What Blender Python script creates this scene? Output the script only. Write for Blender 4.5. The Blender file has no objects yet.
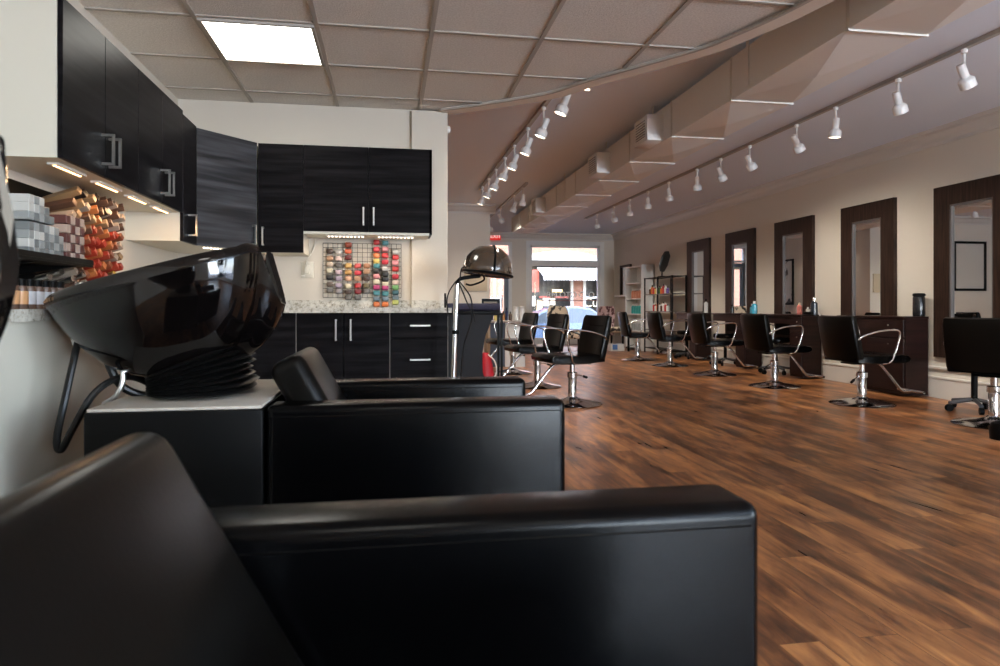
import bpy, bmesh, math, random
from mathutils import Vector, Matrix
random.seed(7)
C = bpy.context.scene.collection
PI = math.pi
# ---------------------------------------------------------------- camera model
F, CX, HY = 668.0, 500.0, 307.0
TH = math.radians(9.35)
CT, ST = math.cos(TH), math.sin(TH)
EYE = 0.95
def ray(px, py):
    a = (px-CX)/F
    return Vector((a*CT+ST, -a*ST+CT, (HY-py)/F))
def atX(px, py, X): r = ray(px, py); s = X/r.x; return Vector((X, r.y*s, EYE+r.z*s))
def atY(px, py, Y): r = ray(px, py); s = Y/r.y; return Vector((r.x*s, Y, EYE+r.z*s))
def atZ(px, py, Z): r = ray(px, py); s = (Z-EYE)/r.z; return Vector((r.x*s, r.y*s, Z))
cam = bpy.data.cameras.new('camera'); co = bpy.data.objects.new('camera', cam); C.objects.link(co)
co.location = (0, 0, EYE); co.rotation_euler = (PI/2, 0, -TH)
cam.sensor_width = 36; cam.lens = 36*F/1000; cam.shift_y = -0.026; cam.clip_start = 0.02; cam.clip_end = 300
cam.dof.use_dof = True; cam.dof.focus_distance = 5.5; cam.dof.aperture_fstop = 6.3
sc = bpy.context.scene; sc.camera = co
sc.view_settings.view_transform = 'Standard'; sc.view_settings.look = 'None'
sc.view_settings.gamma = 1; sc.view_settings.use_curve_mapping = False
sc.view_settings.exposure = 0.0
sc.cycles.max_bounces = 8; sc.cycles.diffuse_bounces = 5; sc.cycles.glossy_bounces = 4
sc.cycles.sample_clamp_indirect = 6; sc.cycles.caustics_reflective = False; sc.cycles.caustics_refractive = False

# ---------------------------------------------------------------- materials
def mat(name, col, rough=0.5, metal=0.0, spec=0.5, coat=0.0, emis=None, es=0.0, bump=None, var=None):
    m = bpy.data.materials.new(name); m.use_nodes = True
    nt = m.node_tree; b = nt.nodes['Principled BSDF']
    b.inputs['Base Color'].default_value = (*col, 1); b.inputs['Roughness'].default_value = rough
    b.inputs['Metallic'].default_value = metal; b.inputs['Specular IOR Level'].default_value = spec
    b.inputs['Coat Weight'].default_value = coat; b.inputs['Coat Roughness'].default_value = 0.05
    if emis: b.inputs['Emission Color'].default_value = (*emis, 1); b.inputs['Emission Strength'].default_value = es
    if bump or var:
        tc = nt.nodes.new('ShaderNodeTexCoord')
    if var:   # (scale xyz, colour2, lo, hi)
        mp = nt.nodes.new('ShaderNodeMapping'); mp.inputs['Scale'].default_value = var[0]
        nz = nt.nodes.new('ShaderNodeTexNoise'); nz.inputs['Scale'].default_value = 1; nz.inputs['Detail'].default_value = 4
        rp = nt.nodes.new('ShaderNodeValToRGB')
        rp.color_ramp.elements[0].position = var[2]; rp.color_ramp.elements[0].color = (*col, 1)
        rp.color_ramp.elements[1].position = var[3]; rp.color_ramp.elements[1].color = (*var[1], 1)
        nt.links.new(tc.outputs['Object'], mp.inputs['Vector']); nt.links.new(mp.outputs[0], nz.inputs['Vector'])
        nt.links.new(nz.outputs['Fac'], rp.inputs['Fac']); nt.links.new(rp.outputs[0], b.inputs['Base Color'])
    if bump:  # (scale, strength)
        nb = nt.nodes.new('ShaderNodeTexNoise'); nb.inputs['Scale'].default_value = bump[0]; nb.inputs['Detail'].default_value = 3
        bp = nt.nodes.new('ShaderNodeBump'); bp.inputs['Strength'].default_value = bump[1]; bp.inputs['Distance'].default_value = 0.01
        nt.links.new(tc.outputs['Object'], nb.inputs['Vector']); nt.links.new(nb.outputs['Fac'], bp.inputs['Height'])
        nt.links.new(bp.outputs[0], b.inputs['Normal'])
    return m
M = {}
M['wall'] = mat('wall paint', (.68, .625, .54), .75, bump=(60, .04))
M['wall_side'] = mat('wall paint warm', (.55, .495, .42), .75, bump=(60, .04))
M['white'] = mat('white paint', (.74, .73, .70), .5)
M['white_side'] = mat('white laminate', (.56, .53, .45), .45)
M['ceil'] = mat('ceiling paint', (.76, .82, .92), .85)
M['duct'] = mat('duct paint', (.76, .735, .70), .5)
M['grid'] = mat('ceiling grid metal', (.36, .32, .28), .6)
M['tile'] = mat('ceiling tile', (.60, .555, .51), .95, bump=(160, .6), var=((90, 90, 90), (.69, .645, .60), .42, .58))
M['trim'] = mat('trim paint', (.66, .63, .58), .5)
M['dark_wood'] = mat('dark cabinet laminate', (.0045, .004, .0045), 0.34, spec=.04, var=((2.0, 2.0, 38), (.015, .0135, .015), .40, .75))
M['mirror_wood'] = mat('espresso mirror wood', (.014, .007, .005), .45, spec=.2, var=((3, 40, 3), (.045, .024, .016), .35, .7))
M['station_wood'] = mat('espresso station wood', (.010, .004, .0038), .30, spec=.22, var=((3, 3, 30), (.022, .009, .007), .35, .7))
M['station_top'] = mat('station top', (.16, .13, .12), .25)
M['chrome'] = mat('chrome', (.78, .78, .79), .12, 1.0)
M['steel'] = mat('brushed steel', (.62, .61, .59), .3, 1.0)
M['leather'] = mat('black leather', (.001, .001, .0012), .25, spec=.11, bump=(240, .02))
M['leather_brown'] = mat('brownish black vinyl', (.0035, .003, .0026), .28, spec=.11, bump=(200, .02))  # backrest vinyl, slightly browner than the other leather
M['black_gloss'] = mat('glossy black porcelain', (.002, .0015, .0015), .06, spec=.35, coat=.15)
M['rubber'] = mat('black rubber', (.004, .004, .004), .34, spec=.3)
M['black'] = mat('matte black', (.003, .003, .003), .45, spec=.08)
M['mirror'] = mat('mirror silver', (.86, .87, .88), .015, 1.0)
M['lampwhite'] = mat('white lamp enamel', (.82, .80, .77), .35)
M['bulb'] = mat('lamp bulb glow', (1, .9, .75), .5, emis=(1, .86, .68), es=9)
M['panel'] = mat('fluorescent panel glow', (1, 1, 1), .5, emis=(1.0, .97, .88), es=8)
M['led'] = mat('warm led glow', (1, .7, .4), .5, emis=(1, .52, .22), es=6)
M['led_white'] = mat('neutral led glow', (1, .9, .8), .5, emis=(1, .80, .62), es=5)
M['cream'] = mat('cream panel', (.55, .45, .31), .6)
M['beige_top'] = mat('light laminate', (.42, .38, .33), .35)
M['hood'] = mat('smoked dryer hood', (.055, .036, .024), .12, spec=.7, coat=.8)
M['navy'] = mat('dark navy cloth', (.012, .010, .030), .8)
M['redbag'] = mat('red bag cloth', (.50, .015, .03), .5)
M['exit'] = mat('exit sign red', (.55, .02, .02), .5, emis=(.9, .03, .02), es=.4)
M['exit_letter'] = mat('exit sign letters', (.8, .7, .7), .5, emis=(1, .7, .65), es=.8)
M['paper'] = mat('picture paper', (.62, .60, .54), .6)
M['artgrey'] = mat('art print', (.60, .60, .58), .6, var=((1.2, 3.2, 3.0), (.03, .03, .03), .52, .56))
M['cowprint'] = mat('cow print hide', (.62, .50, .36), .8, var=((9, 9, 9), (.015, .010, .008), .52, .56))
M['floral'] = mat('pink floral cloth', (.62, .42, .40), .8, var=((14, 14, 14), (.10, .03, .03), .5, .6))
M['brick'] = None
M['awning'] = mat('white awning', (.40, .395, .38), .7)
M['shopdark'] = mat('shop dark', (.018, .015, .013), .4)
M['shopred'] = mat('shop red', (.22, .035, .02), .5)
M['asphalt'] = mat('asphalt', (.10, .098, .095), .9, bump=(40, .2))
M['pave'] = mat('pavement', (.20, .19, .18), .85)
M['car'] = mat('car paint blue silver', (.07, .11, .19), .25, .4, coat=.5)
M['carglass'] = mat('car glass', (.03, .04, .05), .05)
M['tyre'] = mat('tyre', (.015, .015, .015), .8)
M['foil'] = mat('crumpled foil', (.80, .80, .78), .3, .6)
M['outside_white'] = mat('white stucco', (.42, .40, .37), .8)
M['concrete'] = mat('pale concrete', (.66, .65, .63), .9, bump=(30, .2))
M['text_white'] = mat('white vinyl lettering', (.85, .85, .83), .5)

def colour(name, col, rough=.5):
    k = 'c_'+name
    if k not in M: M[k] = mat(name, col, rough)
    return M[k]

# glass pane: clear with a fresnel sheen
g = bpy.data.materials.new('window glass'); g.use_nodes = True; nt = g.node_tree; nt.nodes.clear()
o = nt.nodes.new('ShaderNodeOutputMaterial'); mx = nt.nodes.new('ShaderNodeMixShader'); fr = nt.nodes.new('ShaderNodeFresnel')
tr = nt.nodes.new('ShaderNodeBsdfTransparent'); gl = nt.nodes.new('ShaderNodeBsdfGlossy'); gl.inputs['Roughness'].default_value = .02
fr.inputs['IOR'].default_value = 1.45
nt.links.new(fr.outputs[0], mx.inputs[0]); nt.links.new(tr.outputs[0], mx.inputs[1]); nt.links.new(gl.outputs[0], mx.inputs[2]); nt.links.new(mx.outputs[0], o.inputs[0])
M['glass'] = g

# brick
m = mat('red brick', (.5, .2, .1), .85); nt = m.node_tree; b = nt.nodes['Principled BSDF']
tc = nt.nodes.new('ShaderNodeTexCoord'); mp = nt.nodes.new('ShaderNodeMapping'); mp.inputs['Rotation'].default_value = (PI/2, 0, 0)
br = nt.nodes.new('ShaderNodeTexBrick'); br.inputs['Color1'].default_value = (.21, .085, .05, 1); br.inputs['Color2'].default_value = (.16, .06, .035, 1)
br.inputs['Mortar'].default_value = (.22, .15, .12, 1); br.inputs['Scale'].default_value = 4
nt.links.new(tc.outputs['Object'], mp.inputs[0]); nt.links.new(mp.outputs[0], br.inputs[0]); nt.links.new(br.outputs[0], b.inputs['Base Color'])
M['brick'] = m

# granite
m = mat('speckled granite', (.6, .6, .55), .22); nt = m.node_tree; b = nt.nodes['Principled BSDF']
tc = nt.nodes.new('ShaderNodeTexCoord'); n1 = nt.nodes.new('ShaderNodeTexNoise'); n1.inputs['Scale'].default_value = 42; n1.inputs['Detail'].default_value = 6; n1.inputs['Roughness'].default_value = .75
rp = nt.nodes.new('ShaderNodeValToRGB'); cr = rp.color_ramp
cr.elements[0].position = .32; cr.elements[0].color = (.10, .09, .075, 1); cr.elements[1].position = .62; cr.elements[1].color = (.60, .57, .50, 1)
e = cr.elements.new(.42); e.color = (.36, .33, .27, 1); e = cr.elements.new(.5); e.color = (.50, .47, .41, 1)
nt.links.new(tc.outputs['Object'], n1.inputs['Vector']); nt.links.new(n1.outputs['Fac'], rp.inputs[0]); nt.links.new(rp.outputs[0], b.inputs['Base Color'])
M['granite'] = m

# wood plank floor, planks running down the room (Y)
m = mat('wood plank floor', (.2, .1, .05), .28); nt = m.node_tree; b = nt.nodes['Principled BSDF']; L = nt.links.new
tc = nt.nodes.new('ShaderNodeTexCoord')
mp = nt.nodes.new('ShaderNodeMapping'); mp.inputs['Rotation'].default_value = (0, 0, PI/2)
br = nt.nodes.new('ShaderNodeTexBrick'); br.inputs['Scale'].default_value = 1; br.inputs['Brick Width'].default_value = .95; br.inputs['Row Height'].default_value = .125
br.inputs['Mortar Size'].default_value = .0012; br.inputs['Mortar Smooth'].default_value = .3; br.offset = .37; br.inputs['Bias'].default_value = 0
br.inputs['Color1'].default_value = (0, 0, 0, 1); br.inputs['Color2'].default_value = (1, 1, 1, 1); br.inputs['Mortar'].default_value = (.5, .5, .5, 1)
L(tc.outputs['Object'], mp.inputs[0]); L(mp.outputs[0], br.inputs[0])
ms = nt.nodes.new('ShaderNodeMapping'); ms.inputs['Scale'].default_value = (14, 2.2, 1); L(tc.outputs['Object'], ms.inputs[0])
add = nt.nodes.new('ShaderNodeVectorMath'); add.operation = 'ADD'
sc2 = nt.nodes.new('ShaderNodeVectorMath'); sc2.operation = 'SCALE'; sc2.inputs['Scale'].default_value = 9
L(br.outputs['Color'], sc2.inputs[0]); L(ms.outputs[0], add.inputs[0]); L(sc2.outputs[0], add.inputs[1])
n1 = nt.nodes.new('ShaderNodeTexNoise'); n1.inputs['Scale'].default_value = 1; n1.inputs['Detail'].default_value = 6; n1.inputs['Roughness'].default_value = .6; n1.inputs['Distortion'].default_value = .6
L(add.outputs[0], n1.inputs['Vector'])
ms2 = nt.nodes.new('ShaderNodeMapping'); ms2.inputs['Scale'].default_value = (7, 2.4, 1); L(tc.outputs['Object'], ms2.inputs[0])
n2 = nt.nodes.new('ShaderNodeTexNoise'); n2.inputs['Scale'].default_value = 1; n2.inputs['Detail'].default_value = 3
L(ms2.outputs[0], n2.inputs['Vector'])
mix = nt.nodes.new('ShaderNodeMath'); mix.operation = 'MULTIPLY_ADD'; mix.inputs[1].default_value = .62
h = nt.nodes.new('ShaderNodeMath'); h.operation = 'MULTIPLY_ADD'; h.inputs[1].default_value = .34; h.inputs[2].default_value = 0
L(n2.outputs['Fac'], h.inputs[0]); L(n1.outputs['Fac'], mix.inputs[0]); L(h.outputs[0], mix.inputs[2])
bc = nt.nodes.new('ShaderNodeMath'); bc.operation = 'MULTIPLY_ADD'; bc.inputs[1].default_value = .09
L(br.outputs['Color'], bc.inputs[0]); L(mix.outputs[0], bc.inputs[2])
rp = nt.nodes.new('ShaderNodeValToRGB'); cr = rp.color_ramp
cr.elements[0].position = .38; cr.elements[0].color = (.050, .022, .012, 1); cr.elements[1].position = .68; cr.elements[1].color = (.56, .25, .085, 1)
e = cr.elements.new(.47); e.color = (.135, .052, .022, 1); e = cr.elements.new(.55); e.color = (.29, .115, .043, 1)
L(bc.outputs[0], rp.inputs[0]); L(rp.outputs[0], b.inputs['Base Color'])
mo = nt.nodes.new('ShaderNodeMix'); mo.data_type = 'RGBA'; mo.inputs[7].default_value = (.03, .014, .008, 1)
ml = nt.nodes.new('ShaderNodeMath'); ml.operation = 'MULTIPLY'; ml.inputs[1].default_value = .6
L(br.outputs['Fac'], ml.inputs[0]); L(ml.outputs[0], mo.inputs[0]); L(rp.outputs[0], mo.inputs[6]); L(mo.outputs[2], b.inputs['Base Color'])
rr = nt.nodes.new('ShaderNodeMapRange'); rr.inputs['To Min'].default_value = .22; rr.inputs['To Max'].default_value = .40
L(n1.outputs['Fac'], rr.inputs['Value']); L(rr.outputs[0], b.inputs['Roughness'])
b.inputs['Specular IOR Level'].default_value = .45
M['floor'] = m

# ---------------------------------------------------------------- mesh builder
OFF = {}   # object -> world offset of its root
class MB:
    def __init__(s): s.bm = bmesh.new()
    def box(s, x0, x1, y0, y1, z0, z1, bevel=0, seg=2, mtx=None):
        r = bmesh.ops.create_cube(s.bm, size=1); vs = r['verts']
        bmesh.ops.scale(s.bm, vec=(x1-x0, y1-y0, z1-z0), verts=vs)
        bmesh.ops.translate(s.bm, vec=((x0+x1)/2, (y0+y1)/2, (z0+z1)/2), verts=vs)
        if bevel:
            es = list({e for v in vs for e in v.link_edges})
            rb = bmesh.ops.bevel(s.bm, geom=es, offset=bevel, segments=seg, profile=.5, affect='EDGES')
            vs = list({v for f in rb['faces'] for v in f.verts} | {v for v in vs if v.is_valid})
        if mtx is not None: bmesh.ops.transform(s.bm, matrix=mtx, verts=vs)
        return s
    def loft(s, rings, closed=True, cap=True, loop=False):
        R = [[s.bm.verts.new(p) for p in r] for r in rings]
        n = len(R[0]); k = len(R)
        for i in range(k if loop else k-1):
            A, B = R[i], R[(i+1) % k]
            for j in range(n if closed else n-1):
                try: s.bm.faces.new((A[j], A[(j+1) % n], B[(j+1) % n], B[j]))
                except ValueError: pass
        if cap and not loop:
            s.bm.faces.new(list(reversed(R[0]))); s.bm.faces.new(R[-1])
        return s
    def tube(s, pts, r, n=8, closed=False, smooth=0):
        pts = [Vector(p) for p in pts]
        if smooth: pts = spline(pts, smooth, closed)
        rings = []; up = None; k = len(pts)
        for i, p in enumerate(pts):
            a = pts[i-1] if (i or closed) else pts[0]; bq = pts[(i+1) % k] if (i < k-1 or closed) else pts[-1]
            t = (bq-a).normalized()
            if up is None: up = Vector((0, 0, 1)) if abs(t.z) < .9 else Vector((1, 0, 0))
            u = t.cross(up).normalized(); w = u.cross(t).normalized(); up = w
            rad = r(i/(k-1)) if callable(r) else r
            rings.append([p + (u*math.cos(q)+w*math.sin(q))*rad for q in [2*PI*j/n for j in range(n)]])
        return s.loft(rings, loop=closed)
    def cyl(s, p0, p1, r0, r1=None, n=20):
        r1 = r0 if r1 is None else r1
        return s.tube([p0, p1], lambda t: r0+(r1-r0)*t, n)
    def lathe(s, prof, c=(0, 0, 0), n=24, mtx=None):
        rings = []
        for r, z in prof:
            ring = [Vector((c[0]+r*math.cos(2*PI*j/n), c[1]+r*math.sin(2*PI*j/n), c[2]+z)) for j in range(n)]
            if mtx is not None: ring = [mtx @ v for v in ring]
            rings.append(ring)
        return s.loft(rings)
    def prism(s, poly, a, b, axis='z'):
        f = {'z': lambda p, h: (p[0], p[1], h), 'y': lambda p, h: (p[0], h, p[1]), 'x': lambda p, h: (h, p[0], p[1])}[axis]
        return s.loft([[f(p, a) for p in poly], [f(p, b) for p in poly]])
    def build(s, name, m, parent=None, smooth=35, label=None, local=False):
        bm = s.bm
        bmesh.ops.recalc_face_normals(bm, faces=bm.faces)
        me = bpy.data.meshes.new(name); o = bpy.data.objects.new(name, me)
        if parent is not None:
            off = OFF[parent]; o.parent = parent; OFF[o] = off
            if not local: bmesh.ops.translate(bm, vec=-off, verts=bm.verts)
        else:
            xs = [v.co.x for v in bm.verts]; ys = [v.co.y for v in bm.verts]; zs = [v.co.z for v in bm.verts]
            off = Vector(((min(xs)+max(xs))/2, (min(ys)+max(ys))/2, min(zs)))
            bmesh.ops.translate(bm, vec=-off, verts=bm.verts); o.location = off; OFF[o] = off
        bm.to_mesh(me); bm.free()
        if smooth:
            me.polygons.foreach_set('use_smooth', [True]*len(me.polygons))
            me.set_sharp_from_angle(angle=math.radians(smooth))
        for q in (m if isinstance(m, (list, tuple)) else [m]): me.materials.append(q)
        C.objects.link(o)
        if label: o['label'] = label
        return o
def spline(P, n, closed=False):
    out = []; k = len(P)
    for i in range(k if closed else k-1):
        p0 = P[(i-1) % k] if (closed or i) else P[0]; p1 = P[i]; p2 = P[(i+1) % k]; p3 = P[(i+2) % k] if (closed or i+2 < k) else P[-1]
        for j in range(n):
            t = j/n
            out.append(.5*((2*p1)+(-p0+p2)*t+(2*p0-5*p1+4*p2-p3)*t*t+(-p0+3*p1-3*p2+p3)*t**3))
    if not closed: out.append(P[-1])
    return out
def tag(o, label, cat, group=None):
    o['label'] = label; o['category'] = cat
    if group: o['group'] = group
    return o
def thing(name, label, cat, loc, group=None, rz=0):
    o = bpy.data.objects.new(name, None); C.objects.link(o); o.empty_display_size = .1
    o.location = loc; o.rotation_euler = (0, 0, rz); OFF[o] = Vector(loc)
    return tag(o, label, cat, group)
def struct(o): o['kind'] = 'structure'; return o
def dup(root, loc, rz, label=None):
    def cp(o, par):
        c = o.copy(); C.objects.link(c)
        if par: c.parent = par
        for ch in list(o.children): cp(ch, c)
        return c
    r = cp(root, None); r.location = loc; r.rotation_euler = (0, 0, rz); OFF[r] = Vector(loc)
    if label: r['label'] = label
    return r
def B(*a, **k): return MB().box(*a, **k)
def text_mesh(name, body, size, m, loc, rot, parent=None, ext=.004, align='CENTER'):
    cu = bpy.data.curves.new(name, 'FONT'); cu.body = body; cu.size = size; cu.extrude = ext; cu.align_x = align; cu.align_y = 'CENTER'
    t = bpy.data.objects.new(name, cu); me = bpy.data.meshes.new_from_object(t); bpy.data.objects.remove(t)
    o = bpy.data.objects.new(name, me); C.objects.link(o); me.materials.clear(); me.materials.append(m)
    o.rotation_euler = rot
    if parent is not None: o.parent = parent; o.location = Vector(loc)-OFF[parent]; OFF[o] = OFF[parent]
    else: o.location = loc
    return o

# ---------------------------------------------------------------- room shell
XW, XL, YF, YB, HC, HD = 5.66, -1.5, 16.4, -6.0, 2.80, 2.43
YK = 5.10      # kitchen end wall
YA = 12.0      # return wall at the front
XA = 1.79
struct(B(XL-.2, XW+.2, YB-.2, YF+.15, -.12, 0).build('floor', M['floor'], smooth=0))
w = MB(); SW = [(-5.7, -3.2), (-2.9, -.4)]; SZ0, SZ1 = .25, 2.6   # unseen side windows, added behind the camera to light the ceiling
w.box(XW, XW+.15, SW[1][1], YF+.15, 0, HC+.2); w.box(XW, XW+.15, YB-.15, SW[0][0], 0, HC+.2); w.box(XW, XW+.15, SW[0][1], SW[1][0], 0, HC+.2)
for a, c in SW: w.box(XW, XW+.15, a, c, 0, SZ0); w.box(XW, XW+.15, a, c, SZ1, HC+.2)
struct(w.build('wall_right', M['wall'], smooth=0))
for i, (a, c) in enumerate(SW):
    w = MB(); w.box(XW-.03, XW+.08, a-.08, a, SZ0-.08, SZ1+.08); w.box(XW-.03, XW+.08, c, c+.08, SZ0-.08, SZ1+.08); w.box(XW-.03, XW+.08, a, c, SZ1, SZ1+.08); w.box(XW-.03, XW+.08, a, c, SZ0-.08, SZ0)
    wn = struct(w.build('window_%d' % (3+i), M['white'], smooth=0)); B(XW+.05, XW+.056, a, c, SZ0, SZ1).build('pane', M['glass'], wn, smooth=0)  # unseen windows added as openings for sky light
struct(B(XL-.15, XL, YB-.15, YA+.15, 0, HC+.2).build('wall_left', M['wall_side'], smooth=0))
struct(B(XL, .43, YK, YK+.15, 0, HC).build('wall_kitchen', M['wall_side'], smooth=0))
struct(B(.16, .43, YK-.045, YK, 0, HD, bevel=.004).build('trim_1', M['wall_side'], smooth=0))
struct(B(XL, XA, YA, YA+.15, 0, HC).build('wall_return', M['wall'], smooth=0))
struct(B(XA-.15, XA, YA+.15, YF, 0, HC).build('wall_vestibule', M['wall'], smooth=0))
struct(B(XL-.2, XW+.2, YB-.2, YF+.2, HC, HC+.2).build('ceiling', M['ceil'], smooth=0))
# front wall with window and door openings
WX0, WX1, WZ0, WZ1 = 3.47, 5.28, .12, 2.50
DX0, DX1, DZ1 = 2.02, 2.93, 2.50
w = MB(); w.box(XA-.15, DX0, YF, YF+.15, 0, HC); w.box(DX1, WX0, YF, YF+.15, 0, HC); w.box(WX1, XW, YF, YF+.15, 0, HC)
w.box(DX0, DX1, YF, YF+.15, DZ1, HC); w.box(WX0, WX1, YF, YF+.15, WZ1, HC); w.box(WX0, WX1, YF, YF+.15, 0, WZ0)
struct(w.build('wall_front', M['wall'], smooth=0))
# back wall behind the camera, with an unseen window added for sky light
w = MB(); BX0, BX1, BZ0, BZ1 = 2.7, 5.35, .15, 2.65
w.box(XL, BX0, YB-.15, YB, 0, HC); w.box(BX1, XW, YB-.15, YB, 0, HC); w.box(BX0, BX1, YB-.15, YB, BZ1, HC); w.box(BX0, BX1, YB-.15, YB, 0, BZ0)
struct(w.build('wall_back', M['wall'], smooth=0))

def casing(x0, x1, z0, z1, yw, ww, dep, bars_z=(), m=None, sign=1, floor=False):
    w = MB(); y0, y1 = yw-dep, yw+.05
    w.box(x0-ww, x0, y0, y1, z0-(0 if floor else ww), z1+ww, bevel=.004); w.box(x1, x1+ww, y0, y1, z0-(0 if floor else ww), z1+ww, bevel=.004)
    w.box(x0, x1, y0, y1, z1, z1+ww, bevel=.004)
    if not floor: w.box(x0, x1, y0, y1, z0-ww, z0, bevel=.004)
    for a, c in bars_z: w.box(x0, x1, yw, yw+.08, a, c, bevel=.004)
    return w
wf = casing(WX0, WX1, WZ0, WZ1, YF, .11, .03, bars_z=((1.98, 2.13),))
for x in (WX0, WX1-.05): wf.box(x, x+.05, YF+.01, YF+.09, WZ0, WZ1)
wf.box(WX0, WX1, YF+.01, YF+.09, WZ1-.05, WZ1); wf.box(WX0, WX1, YF+.01, YF+.09, WZ0, WZ0+.05)
win = struct(wf.build('window_1', M['white'], smooth=0))
gp = MB(); gp.box(WX0+.05, WX1-.05, YF+.05, YF+.056, WZ0+.05, 1.98); gp.box(WX0+.05, WX1-.05, YF+.05, YF+.056, 2.13, WZ1-.05)
gpo = gp.build('pane', M['glass'], win, smooth=0)
zt = EYE+13*16.8/668
text_mesh('window_lettering', 'RM OTO C  O', .20, M['text_white'], ((WX0+WX1)/2+.15, YF+.035, zt-.02), (PI/2, 0, 0), win)
B(WX0+.2, WX1-.06, YF+.035, YF+.043, zt-.175, zt-.155).build('window_stripe', M['shopred'], win)
df = casing(DX0, DX1, 0, DZ1, YF, .07, .03, bars_z=((2.12, 2.18),), floor=True)
door = struct(df.build('door_1', M['white'], smooth=0))
dl = MB(); yy = YF+.03
dl.box(DX0+.01, DX0+.10, yy, yy+.045, .01, 2.11); dl.box(DX1-.12, DX1-.01, yy, yy+.045, .01, 2.11); dl.box(DX0+.1, DX1-.12, yy, yy+.045, .01, .25); dl.box(DX0+.1, DX1-.12, yy, yy+.045, 2.0, 2.11)
dleaf = dl.build('door_leaf', colour('slate door frame', (.12, .14, .17)), door, smooth=0)
gp = MB(); gp.box(DX0+.1, DX1-.12, yy+.02, yy+.026, .25, 2.0); gp.box(DX0, DX1, yy+.02, yy+.026, 2.18, DZ1); gp.build('pane', M['glass'], door, smooth=0)
MB().tube([(DX1-.18, yy-.05, .9), (DX1-.18, yy-.05, 1.25)], .012).build('door_handle', M['chrome'], door)
wb = casing(BX0, BX1, BZ0, BZ1, YB, .08, -.02)
wb.box((BX0+BX1)/2-.03, (BX0+BX1)/2+.03, YB-.1, YB-.04, BZ0, BZ1)
win2 = struct(wb.build('window_2', M['white'], smooth=0))  # unseen window added to let sky light in
B(BX0, BX1, YB-.08, YB-.074, BZ0, BZ1).build('pane', M['glass'], win2, smooth=0)

# crown mouldings and baseboards
def crown_profile(): return [(0, 0), (0, -.16), (.012, -.16), (.018, -.13), (.05, -.10), (.075, -.05), (.115, -.035), (.12, 0)]
def crown(axis, a, b, pos, sgn, name):
    pr = crown_profile(); w = MB()
    if axis == 'y': w.loft([[(pos+sgn*p[0], h, HC+p[1]) for p in pr] for h in (a, b)])
    else: w.loft([[(h, pos+sgn*p[0], HC+p[1]) for p in pr] for h in (a, b)])
    return struct(w.build(name, M['trim'], smooth=20))
crown('y', YB, YF, XW, -1, 'trim_2'); crown('x', XL, XA+.1, YA, -1, 'trim_3'); crown('x', XA, XW, YF, -1, 'trim_4')
crown('y', YA, YF, XA, 1, 'trim_5')
w = MB(); w.box(XW-.02, XW, YB, YF, 0, .20); w.box(XW-.03, XW, YB, YF, .20, .225, bevel=.006); w.box(XW-.028, XW, YB, YF, .30, .33, bevel=.006)
struct(w.build('baseboard_right', M['trim'], smooth=0))
struct(B(DX1+.07, WX0-.11, YF-.02, YF, 0, .2).build('baseboard_front', M['trim'], smooth=0))
struct(B(XL, XA, YA-.02, YA, 0, .2).build('baseboard_return', M['trim'], smooth=0))

# dropped tile ceiling with a curved free edge
edge = [Vector(p) for p in [(.43, 5.10), (.90, 4.70), (1.37, 4.24), (1.82, 3.67), (2.07, 3.02), (2.24, 2.3), (2.31, 1.4), (2.33, .3), (2.33, -1.2), (2.33, -3.0)]]
edge = [Vector((p.x, p.y, 0)) for p in edge]
edge = [atZ(447, 113, HD)*1.0, atZ(480, 109, HD), atZ(554, 97, HD), atZ(600, 83.2, HD), atZ(704, 54.6, HD), atZ(746, 39, HD), atZ(813, 9, HD)]
edge[0] = Vector((.43, 5.10, 0))
edge += [Vector((2.21, 2.3, 0)), Vector((2.27, 1.5, 0)), Vector((2.29, .3, 0)), Vector((2.29, -1.2, 0)), Vector((2.29, -6.0, 0))]
for p in edge: p.z = 0
edge = spline(edge, 6)
def offs(P, d):
    out = []
    for i, p in enumerate(P):
        t = (P[min(i+1, len(P)-1)]-P[max(i-1, 0)]).normalized()
        out.append(p+Vector((t.y, -t.x, 0))*d)
    return out
inner = offs(edge, .10)
poly = [(p.x, p.y) for p in inner] + [(XL, -6.0), (XL, YK), (.43-.05, YK)]
w = MB(); w.bm.faces.new([w.bm.verts.new((x, y, HD+.012)) for x, y in poly])
r = bmesh.ops.extrude_face_region(w.bm, geom=list(w.bm.faces)); bmesh.ops.translate(w.bm, vec=(0, 0, .03), verts=[v for v in r['geom'] if isinstance(v, bmesh.types.BMVert)])
struct(w.build('ceiling', M['tile'], smooth=0))
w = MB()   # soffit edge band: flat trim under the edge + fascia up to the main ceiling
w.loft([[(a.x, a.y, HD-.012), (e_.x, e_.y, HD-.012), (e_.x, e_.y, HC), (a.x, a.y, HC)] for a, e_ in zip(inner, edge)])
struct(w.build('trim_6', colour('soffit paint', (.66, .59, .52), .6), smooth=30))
w = MB(); w.loft([[(a.x, a.y, HD-.0135), (b_.x, b_.y, HD-.0135), (b_.x, b_.y, HD+.0), (a.x, a.y, HD+.0)] for a, b_ in zip(offs(edge, .122), offs(edge, .100))])
struct(w.build('trim_8', M['grid'], smooth=30))
GX = [-.99+.607*i for i in range(-0, 6)]; GY = [3.62+.603*i for i in range(-15, 3)]
def inside_x(y):   # right limit of the tile field at depth y
    best = None
    for a, c in zip(inner, inner[1:]):
        if min(a.y, c.y) <= y <= max(a.y, c.y) and a.y != c.y:
            best = a.x+(c.x-a.x)*(y-a.y)/(c.y-a.y)
    return best if best is not None else .3
w = MB()
for x in GX:
    ys = [y for y in [i*.02 for i in range(-300, 255)] if inside_x(y) > x+.01]
    if ys: w.box(x-.012, x+.012, max(min(ys), YB), min(max(ys), YK), HD+.005, HD+.014)
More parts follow.
